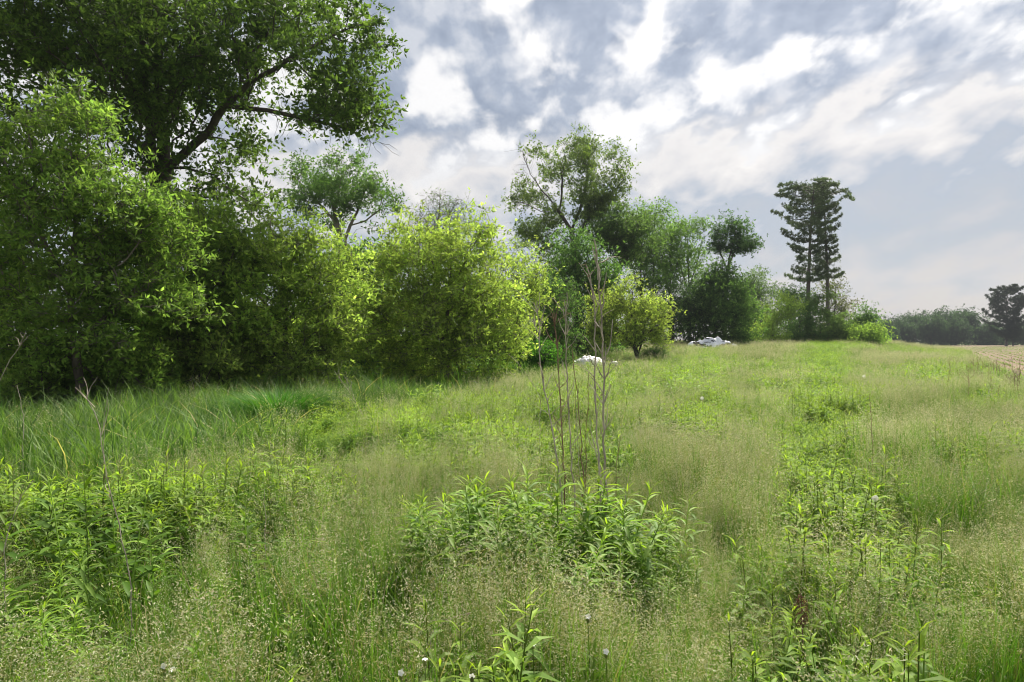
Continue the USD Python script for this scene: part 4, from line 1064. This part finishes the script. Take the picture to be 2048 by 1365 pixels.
# low broad leaves near the lower edge
lb = [weed(rng, 0.34, 26, 0.066, 0.021, 4, tip=8, start=0.12, droop=0.8, ca=np.array([0.08, 0.15, 0.02]), cb=np.array([0.13, 0.21, 0.022]), ct=np.array([0.13, 0.205, 0.04])) for _ in range(3)]
lsrc = []
for k, (px, py, dd, lab) in enumerate([
        (1700, 1275, 2.35, "low bright leafy weed at the lower right, in the green track"), (1790, 1300, 2.25, "low leafy weed right of the track at the lower right"),
        (1640, 1330, 2.15, "low leafy weed at the lower edge below the track"), (1180, 1290, 2.3, "low bright leafy weed under the white flower at the lower middle"),
        (1390, 1060, 3.3, "bright low weed at the right edge of the leafy clump"), (340, 1290, 2.3, "low leafy weed beside the white flowers at the lower left"),
        (570, 1200, 2.6, "low bright weed between the left bed and the haze grass"), (1080, 1210, 2.6, "low weed in the dark hollow before the leafy clump"),
        (1480, 1100, 3.1, "low bright weed between the clump and the track"), (400, 1240, 2.5, "low leafy weed in the lower left, farther from the white flowers than its neighbour"),
        (1845, 1270, 2.4, "low leafy weed at the far lower right"), (1560, 1310, 2.2, "low leafy weed left of the track's lower end")]):
    p = W(px, py, dd)
    z = float(gz(p[0], p[1]))
    sc = min(1.25, max(0.8, (p[2] - z) / 0.36))
    if k < 3:
        o = thing("leafy_weed", (p[0], p[1], z), lab, "plant", "low leafy weeds of the foreground", 0.9 * k, sc)
        plant_parts(o, *lb[k], r=0.004)
        lsrc.append(o)
    else:
        dup(lsrc[k % 3], "leafy_weed", (p[0], p[1], z), 1.7 * k, sc, lab, "plant", "low leafy weeds of the foreground")

# ---------------------------------------------------------------- dead stalks
srng = np.random.default_rng(9)


def stalk(label, d, lines, r, mat, group, name="dead_stalk", foot=None, sides=6, twigs=0, tw=0.10):
    """lines: (px, py) or (px, py, extra depth); the first runs up from the foot, the others are side branches."""
    L = [np.array([W(a[0], a[1], d + (a[2] if len(a) > 2 else 0)) for a in l]) for l in lines]
    root = L[0][0].copy()
    root[2] = float(gz(root[0], root[1])) - 0.03
    main = np.vstack([root, L[0]])
    o = thing(name, root, label, "stalk", group)

    def fine(l):
        seg = np.concatenate([[0], np.cumsum(np.linalg.norm(np.diff(l, axis=0), axis=1))])
        m = max(4, int(seg[-1] / 0.07))
        q = np.stack([np.interp(np.linspace(0, seg[-1], m), seg, l[:, a]) for a in range(3)], 1)
        q[1:-1] += srng.normal(size=q[1:-1].shape) * 0.0038
        return q
    q = fine(main)
    v, f = tube_line(q - root, 0.82 * np.linspace(r, r * 0.5, len(q)) * (1 + 0.12 * srng.random(len(q))), sides)
    part(o, "stem", v, f, mat, smooth=True)
    items = []
    for l in L[1:]:
        b = fine(l)
        items.append((b, r * 0.60))
    for _ in range(twigs):
        k = int(len(q) * (0.45 + 0.53 * srng.random()))
        k = min(k, len(q) - 2)
        dr = unit(np.r_[srng.normal(size=2) * 0.7, 0.6 + srng.random()])
        b = [q[k]]
        for _ in range(4):
            dr = unit(dr + srng.normal(size=3) * 0.18 + [0, 0, 0.08])
            b.append(b[-1] + dr * tw * (0.5 + srng.random()) / 4)
        items.append((np.array(b), r * 0.5))
    nl = max(3, int(len(q) * 0.5))
    kk = srng.integers(len(q) // 3, len(q), nl)
    lp = q[kk] - root + srng.normal(size=(nl, 3)) * 0.002
    v, f = leaves(lp, unit(np.c_[srng.normal(size=(nl, 2)), -0.5 + srng.normal(size=nl) * 0.6]), unit(srng.normal(size=(nl, 3))), 0.016 + 0.02 * srng.random(nl), 0.006, 0.5)
    part(o, "dry_leaves", v, f, M_STALK_BROWN)
    for b, rr in items:
        v, f = tube_line(b - root, np.linspace(rr, rr * 0.4, len(b)), 4)
        part(o, "twig", v, f, mat, smooth=True)
    return o


SG = "tall dead stalks rising from the leafy clump"
stalk("grey dead stalk, leftmost of the tall group, leaning left with a fork of bare twigs", 3.95, [[(1124, 985), (1110, 890), (1096, 810), (1083, 750), (1077, 665), (1075, 620), (1074, 601)],
      [(1077, 665), (1066, 650), (1056, 642)], [(1076, 650), (1085, 635), (1090, 610)], [(1075, 625), (1068, 610), (1062, 604)], [(1070, 655), (1060, 630), (1058, 625)], [(1070, 650), (1069, 628)]], 0.0062, M_STALK, SG, twigs=13, tw=0.14)
stalk("dark straight dead stalk, second from the left of the tall group", 4.0, [[(1129, 985), (1126, 900), (1121, 820), (1117, 735), (1111, 670), (1108, 625)], [(1113, 690), (1098, 675), (1091, 650)], [(1115, 695), (1121, 670)], [(1108, 640), (1098, 632)], [(1108, 650), (1112, 628)]], 0.0058, M_STALK_BROWN, SG, twigs=12, tw=0.13)
stalk("pale dead stalk in the middle of the tall group with a long bowed side twig", 4.15, [[(1148, 970), (1142, 880), (1136, 800), (1133, 720), (1132, 650), (1130, 610), (1128, 600)], [(1126, 623), (1116, 608), (1104, 596), (1094, 594)], [(1134, 670), (1140, 645), (1141, 626)], [(1131, 620), (1134, 600), (1134, 586)], [(1130, 640), (1126, 615)]], 0.0062, M_STALK, SG, twigs=12, tw=0.13)
stalk("brown dead stalk leaning left in the right half of the tall group", 4.1, [[(1168, 965), (1162, 870), (1155, 780), (1148, 735), (1145, 700), (1143, 690)]], 0.0048, M_STALK_BROWN, SG, twigs=3)
stalk("thin straight brown stalk broken off low, between the leaning one and the pale thick one", 4.2, [[(1172, 955), (1172, 880), (1175, 790), (1178, 745)]], 0.0036, M_STALK_BROWN, SG)
stalk("pale grey thick dead stalk, tall, with a long twig reaching up left", 4.0, [[(1199, 965), (1193, 860), (1191, 760), (1189, 690), (1188, 650), (1186, 600), (1180, 560), (1172, 530)], [(1196, 610), (1185, 570), (1172, 540), (1158, 526)], [(1188, 640), (1194, 620), (1198, 600)]], 0.0070, M_STALK, SG, twigs=15, tw=0.14)
stalk("thickest and tallest dead stalk, dark, rightmost of the tall group", 3.9, [[(1212, 975), (1206, 900), (1209, 800), (1206, 690), (1202, 620), (1197, 560), (1193, 500), (1188, 478)], [(1200, 590), (1212, 560), (1213, 545)], [(1196, 560), (1190, 520), (1184, 490)], [(1207, 720), (1217, 700), (1225, 640)], [(1203, 620), (1208, 600), (1206, 585)]], 0.0088, M_STALK, SG, twigs=22, tw=0.15)
stalk("slanting pale broken stalk crossing the foot of the thick pale one", 4.05, [[(1203, 950), (1192, 900), (1183, 870), (1180, 836)]], 0.0045, M_STALK, SG)
stalk("short bowed brown stalk right of the tall group", 4.0, [[(1231, 975), (1234, 930), (1238, 895), (1241, 875)]], 0.0035, M_STALK_BROWN, SG)
stalk("shortest thin stalk at the right end of the tall group", 3.9, [[(1250, 985), (1255, 960), (1259, 945)]], 0.0035, M_STALK, SG)
stalk("very thin grey stalk between the pale middle one and the leaning brown one", 4.2, [[(1162, 965), (1157, 900), (1152, 850), (1150, 800)]], 0.0028, M_STALK, SG)

LG = "dead stalks on the left"
stalk("long grey bending dead stalk crossing the left bed diagonally", 3.2, [[(262, 1160), (245, 1080), (225, 1000), (212, 930), (203, 870), (185, 810), (150, 775)], [(203, 870), (212, 830), (215, 800)], [(190, 815), (165, 790), (158, 770)]], 0.0040, M_STALK, LG, twigs=3)
stalk("pale forked dead stalk leaning in from the left edge against the dark bushes", 5.0, [[(-40, 860), (0, 762), (20, 715), (40, 692), (52, 680), (56, 673)], [(40, 692), (44, 675), (52, 662)], [(40, 692), (36, 680), (29, 674)], [(44, 675), (42, 665)]], 0.0060, M_STALK, LG)
stalk("short pale stalk bent over at the left edge of the foreground", 2.9, [[(10, 1080), (30, 1020), (52, 975), (66, 962)]], 0.0035, M_STALK, LG)
stalk("thin pale stalk standing in the long grass at the far left", 7.0, [[(46, 830), (40, 800), (34, 771)]], 0.0050, M_STALK, LG)
stalk("thin upright pale stalk in the long grass right of the bending one", 6.2, [[(208, 830), (212, 805), (218, 775)]], 0.0042, M_STALK, LG)
stalk("leaning pair of dry grass stems fanned above the lush mound", 11.0, [[(735, 850), (715, 810), (690, 770), (668, 742)], [(715, 810), (690, 790), (650, 780)], [(712, 805), (700, 770), (682, 745)]], 0.0050, M_STALK, LG, twigs=6, tw=0.3)
stalk("thin grey upright stalk at the right end of the left bed", 3.7, [[(532, 1120), (531, 1040), (530, 975)]], 0.0030, M_STALK, LG)
stalk("slanting pale stem left of the tall group in front of the round yellow bush", 6.0, [[(1080, 790), (1050, 745), (1022, 712)], [(1040, 735), (1030, 712)], [(1030, 722), (1015, 708)]], 0.0032, M_STALK, LG, twigs=3)
stalk("lone dark red-brown stalk standing in the haze grass right of the track", 6.5, [[(1745, 880), (1743, 830), (1738, 787)]], 0.0045, M_STALK_BROWN, None)
stalk("pale bent dry stem lying low in the grass before the leafy clump", 2.45, [[(860, 1262), (895, 1240), (925, 1228), (940, 1226)], [(900, 1238), (870, 1240), (840, 1246)], [(910, 1234), (885, 1252)]], 0.0022, M_STALK, None)

for k in range(44):
    d = 13 + 15 * srng.random()
    px = 1885 + (2046 - 1885) * srng.random() ** 0.8
    h = 0.62 + 0.45 * srng.random()
    b = on_ground(px, d)
    s = srng.normal() * 0.06
    if k == 0:
        ssrc = []
    if k < 4:
        o = thing("brown_stalk", b, "thin brown dead weed stalk among those standing at the right edge by the field", "stalk", "brown dead stalks standing at the right edge by the field")
        q = np.stack([s * np.linspace(0, 1, 6) + srng.normal(size=6) * 0.012, srng.normal(size=6) * 0.012, np.linspace(0, 1.0, 6)], 1)
        v, f = tube_line(q, np.linspace(0.0055, 0.003, 6), 4)
        part(o, "stem", v, f, M_STALK_BROWN, smooth=True)
        for _ in range(6):
            t = 0.6 + 0.38 * srng.random()
            p0 = np.array([s * t, 0, t])
            dr = np.r_[srng.normal(size=2) * 0.07, 0.09]
            v, f = tube_line([p0, p0 + dr * 0.6, p0 + dr * 1.1 + [0, 0, 0.03]], [0.004, 0.004, 0.003], 3)
            part(o, "twig", v, f, M_STALK_BROWN)
        ssrc.append(o)
    else:
        dup(ssrc[k % 4], "brown_stalk", b, srng.random() * 6, h, "thin brown dead weed stalk among those standing at the right edge by the field", "stalk", "brown dead stalks standing at the right edge by the field")

# ---------------------------------------------------------------- white sheeting heaps
mw = usdkit.material(stage, "/World/Looks/white_sheeting", {
    "g": ("texture_coordinate", {}), "n": ("noise_texture", {"scale": 2.5, "detail": 5.0}), "r": ("rgb_ramp", {"ramp": [(0.35, (0.30, 0.30, 0.315)), (0.6, (0.50, 0.50, 0.50))]}),
    "b": ("bump", {"strength": 0.7, "distance": 0.05}), "p": ("principled_bsdf", {"roughness": 0.35, "specular_ior_level": 0.5})},
    [("g.object", "n.vector"), ("n.fac", "r.fac"), ("r.color", "p.base_color"), ("n.fac", "b.height"), ("b.normal", "p.normal")], surface="p.BSDF")
mw2 = usdkit.material(stage, "/World/Looks/torn_sheeting", {
    "g": ("texture_coordinate", {}), "n": ("noise_texture", {"scale": 1.6, "detail": 5.0}), "r": ("rgb_ramp", {"ramp": [(0.35, (0.42, 0.44, 0.50)), (0.6, (0.64, 0.66, 0.71))]}),
    "b": ("bump", {"strength": 0.7, "distance": 0.05}), "p": ("principled_bsdf", {"roughness": 0.35, "specular_ior_level": 0.5})},
    [("g.object", "n.vector"), ("n.fac", "r.fac"), ("r.color", "p.base_color"), ("n.fac", "b.height"), ("b.normal", "p.normal")], surface="p.BSDF")
mk = usdkit.material(stage, "/World/Looks/black_sheeting", {"p": ("principled_bsdf", {"base_color": (0.02, 0.02, 0.022), "roughness": 0.45})}, surface="p.BSDF")


def heap(name, label, px, d, w, dp, h, seed, holes, peaks, mw):
    rng = np.random.default_rng(seed)
    c = on_ground(px, d, -0.28)
    n = 60
    xs, ys = np.linspace(-1, 1, n), np.linspace(-1, 1, n)
    X, Y = np.meshgrid(xs, ys)
    r = np.sqrt(X ** 2 + Y ** 2)
    z = np.zeros_like(X)
    for (ax, ay, s, hh) in peaks:
        z = np.maximum(z, hh * np.maximum(0, 1 - (((X - ax) ** 2 + (Y - ay) ** 2) / s ** 2)) ** 0.75)
    q = np.stack([X * 4, Y * 4, 0 * X + seed], -1)
    cr = np.abs(meshkit.noise(q * 1.0, 1) - 0.5) * 0.7 + np.abs(meshkit.noise(q * 2.3, 2) - 0.5) * 0.5
    z = z * (0.8 + 0.5 * cr) + cr * 0.14
    V = np.stack([X * w, Y * dp, z * h], -1).reshape(-1, 3)
    i, j = np.meshgrid(np.arange(n - 1), np.arange(n - 1), indexing="ij")
    quad = np.stack([i * n + j, i * n + j + 1, (i + 1) * n + j + 1, (i + 1) * n + j], -1).reshape(-1, 4)
    mid = V[quad].mean(1)
    edge = 0.80 + 0.25 * meshkit.noise(np.c_[mid[:, :2] / w * 3, np.full(len(mid), seed)], 7)
    ok = (mid[:, 0] / w) ** 2 + (mid[:, 1] / dp) ** 2 < edge ** 2
    quad = quad[ok]
    hole = meshkit.noise(np.c_[V[quad].mean(1)[:, 0] / w * 5, V[quad].mean(1)[:, 2] / h * 9, np.full(len(quad), seed * 1.3)], 5) > (1 - holes)
    o = thing(name, c, label, "plastic heap", None)
    for nm, qq, m, dz in (("white_sheet", quad[~hole], mw, 0.0), ("black_sheet", quad, mk, -0.05)):
        if nm == "black_sheet" and holes <= 0:
            continue
        fs = np.vstack([qq[:, [0, 1, 2]], qq[:, [0, 2, 3]]])
        m2 = trimesh.Trimesh(V + [0, 0, dz], fs, process=False)
        m2.remove_unreferenced_vertices()
        part(o, nm, np.array(m2.vertices), np.array(m2.faces), m, smooth=True)
    return o


heap("sheeting_heap", "small heap of crumpled white sheeting low in the grass beside the small tree", 1178, 32, 0.95, 0.8, 0.62, 3, 0.0, [(0.05, 0, 0.75, 0.75), (0.45, 0.1, 0.4, 0.6), (-0.45, 0, 0.5, 0.45)], mw)
heap("sheeting_heap", "larger heap of torn white sheeting showing black gaps, before the dark dense tree", 1424, 53.5, 2.1, 1.3, 0.90, 4, 0.40, [(-0.08, 0, 0.42, 1.0), (0.22, 0.1, 0.30, 0.98), (0.48, 0.0, 0.32, 0.72), (-0.42, 0, 0.30, 0.62), (-0.7, 0, 0.26, 0.5), (0.75, 0, 0.25, 0.35)], mw2)
scrap = trimesh.creation.icosphere(2, 0.16)
scrap.apply_scale([1.2, 1, 0.6])
sv = np.array(scrap.vertices)
sv *= 0.8 + 0.5 * meshkit.noise(sv * 14, 3)[:, None]
o = put_mesh("/World/sheeting_scrap", sv + on_ground(1228, 31, -0.42), np.array(scrap.faces), mw)
tag(o, "small white scrap of sheeting lying right of the small heap", "scrap")

# ---------------------------------------------------------------- flowers and seed heads
m_white = usdkit.material(stage, "/World/Looks/petal", {"p": ("principled_bsdf", {"base_color": (0.80, 0.79, 0.75), "roughness": 0.6}), "t": ("translucent_bsdf", {"color": (0.7, 0.7, 0.65)}), "m": ("mix_closure", {"fac": 0.3})}, [("p.BSDF", "m.closure1"), ("t.BSDF", "m.closure2")], surface="m.closure")
fr = np.random.default_rng(12)


def campion(label, px, py, d):
    p = W(px, py, d)
    z0 = float(gz(p[0], p[1]))
    H = p[2] - z0
    o = thing("white_flower", (p[0], p[1], z0), label, "flower", "white flowers low in the foreground grass")
    sv, sf = tube_line([[0, 0, 0], [0.01, 0, H * 0.5], [0, 0, H - 0.02]], [0.0025, 0.002, 0.0018], 4)
    part(o, "stem", sv, sf, M_WEED, np.tile([0.12, 0.17, 0.05], (len(sv), 1)))
    cal = trimesh.creation.icosphere(1, 0.006)
    cal.apply_scale([1, 1, 1.7])
    cv = np.array(cal.vertices) + [0, 0, H - 0.012]
    part(o, "calyx", cv, np.array(cal.faces), M_WEED, np.tile([0.16, 0.18, 0.07], (len(cv), 1)), smooth=True)
    ty = fr.normal() * 0.6
    for k in range(5):
        v, f, _ = lance_leaf(fr, 0.011, 0.009, k * 2 * PI / 5, 0.5, 0.9, (1, 1, 1), (1, 1, 1), np.array([0, 0, H]), 3)
        q = v - [0, 0, H]
        q = np.stack([q[:, 0], q[:, 1] * math.cos(ty + 0.8) - q[:, 2] * math.sin(ty + 0.8), q[:, 1] * math.sin(ty + 0.8) + q[:, 2] * math.cos(ty + 0.8)], 1)
        part(o, "petal", q + [0, 0, H], f, m_white, smooth=True)


for a in [("white flower standing highest on a stalk at the lower middle", 1176, 1234, 2.35), ("left one of two white flowers at the lower left by a leafy weed", 328, 1332, 2.15), ("right one of two white flowers at the lower left by a leafy weed", 345, 1340, 2.12),
          ("small white flower left of the middle near the lower edge", 850, 1320, 2.15), ("white flower at the lower edge, second from the left of the middle group", 802, 1346, 2.05), ("white flower at the very lower edge between the middle ones", 944, 1352, 2.05),
          ("pale closed flower right of the bright weed at the lower middle", 1212, 1304, 2.2), ("pale flower above the bright weed at the lower middle", 1066, 1290, 2.25)]:
    campion(*a)


def clock(label, px, py, d, r=0.021):
    p = W(px, py, d)
    z0 = float(gz(p[0], p[1]))
    H = p[2] - z0
    o = thing("dandelion_clock", (p[0], p[1], z0), label, "flower", None)
    sv, sf = tube_line([[0, 0, 0], [0.012, 0.01, H * 0.5], [0, 0, H]], [0.003, 0.0026, 0.0024], 5)
    part(o, "stem", sv, sf, M_WEED, np.tile([0.16, 0.18, 0.08], (len(sv), 1)))
    n = 260
    D = unit(fr.normal(size=(n, 3)))
    v, f = leaves(np.zeros((n, 3)) + [0, 0, H], D, unit(fr.normal(size=(n, 3))), r * (0.9 + 0.15 * fr.random(n)), 0.0011)
    tip = D * r + [0, 0, H]
    T = unit(np.cross(D, fr.normal(size=(n, 3))))
    v2, f2 = leaves(np.concatenate([tip, tip]), np.concatenate([T, -T]), np.concatenate([D, D]), 0.005, 0.0018)
    part(o, "seed_ball", *join((v, f), (v2, f2)), m_white)


clock("round white dandelion clock right of the green track", 1750, 997, 4.3, 0.020)
clock("distant dandelion clock among the leafy weeds beyond the middle", 1404, 797, 10.5, 0.030)
clock("dandelion clock far up the right side of the meadow", 1728, 753, 17, 0.05)

p = on_ground(1602, 2.75)
o = thing("dock_seed_head", p, "dark brown dried seed head standing in the haze grass left of the track's foot", "plant")
top = W(1602, 1190, 2.75)[2] - p[2]
sv, sf = tube_line([[0, 0, 0], [0.01, 0, top * 0.5], [0, 0, top]], [0.003, 0.003, 0.002], 5)
part(o, "stem", sv, sf, M_STALK_BROWN)
n = 420
t = fr.random(n)
rr = 0.030 * np.sqrt(fr.random(n)) * np.sin(PI * np.clip(t * 0.9 + 0.1, 0, 1)) ** 0.5
a = fr.random(n) * 2 * PI
v, f = leaves(np.c_[np.cos(a) * rr, np.sin(a) * rr, top - 0.13 + 0.13 * t], unit(fr.normal(size=(n, 3))), unit(fr.normal(size=(n, 3))), 0.008, 0.006)
part(o, "seeds", v, f, M_SEED, np.repeat(np.array([0.085, 0.05, 0.03]) * (0.6 + 0.8 * fr.random((n, 1))), 4, 0))

# ---------------------------------------------------------------- crop seedlings along the rows
cs = []
for k in range(3):
    m = 11
    b = np.c_[fr.normal(size=m) * 0.04, (fr.random(m) - 0.5) * 2.4, np.zeros(m)]
    cs.append([joinc(*[ribbons(fr, b, fr.random(m) * 2 * PI, 0.5 + 0.6 * fr.random(m), 0.08 + 0.07 * fr.random(m), 0.018, 2, (0.08, 0.15, 0.03), (0.14, 0.21, 0.04)) for _ in range(3)])])
rows = np.arange(1, 150) * 0.76 - 0.38
xs, ys = [], []
for r_ in rows:
    yy = np.arange(26, 175, 2.3) + fr.random() * 2.3
    xx = FIELD_A + FIELD_B * yy + r_ * math.sqrt(1 + FIELD_B ** 2)
    ok = (xx < 0.80 * yy + 3) & (fr.random(len(yy)) < 0.92)
    xs.append(xx[ok])
    ys.append(yy[ok])
xs, ys = np.concatenate(xs), np.concatenate(ys)
pi = instancer("/World/crop_seedlings", [[(c[0], M_GRASS)] for c in cs], xs, ys, fr.integers(0, 3, len(xs)), fr, 0.8, 1.2, 0.0, z=gz(xs, ys) + 0.03)
yaw = -math.atan(FIELD_B) + fr.normal(size=len(xs)) * 0.01
pi.GetOrientationsAttr().Set(Vt.QuathArray([Gf.Quath(math.cos(a / 2), 0, 0, math.sin(a / 2)) for a in yaw]))
print("seedlings", len(xs))

tot = sum(len(UsdGeom.Mesh(p).GetFaceVertexCountsAttr().Get()) for p in stage.Traverse() if p.IsA(UsdGeom.Mesh))
print("triangles", tot, "prims", sum(1 for _ in stage.Traverse()))
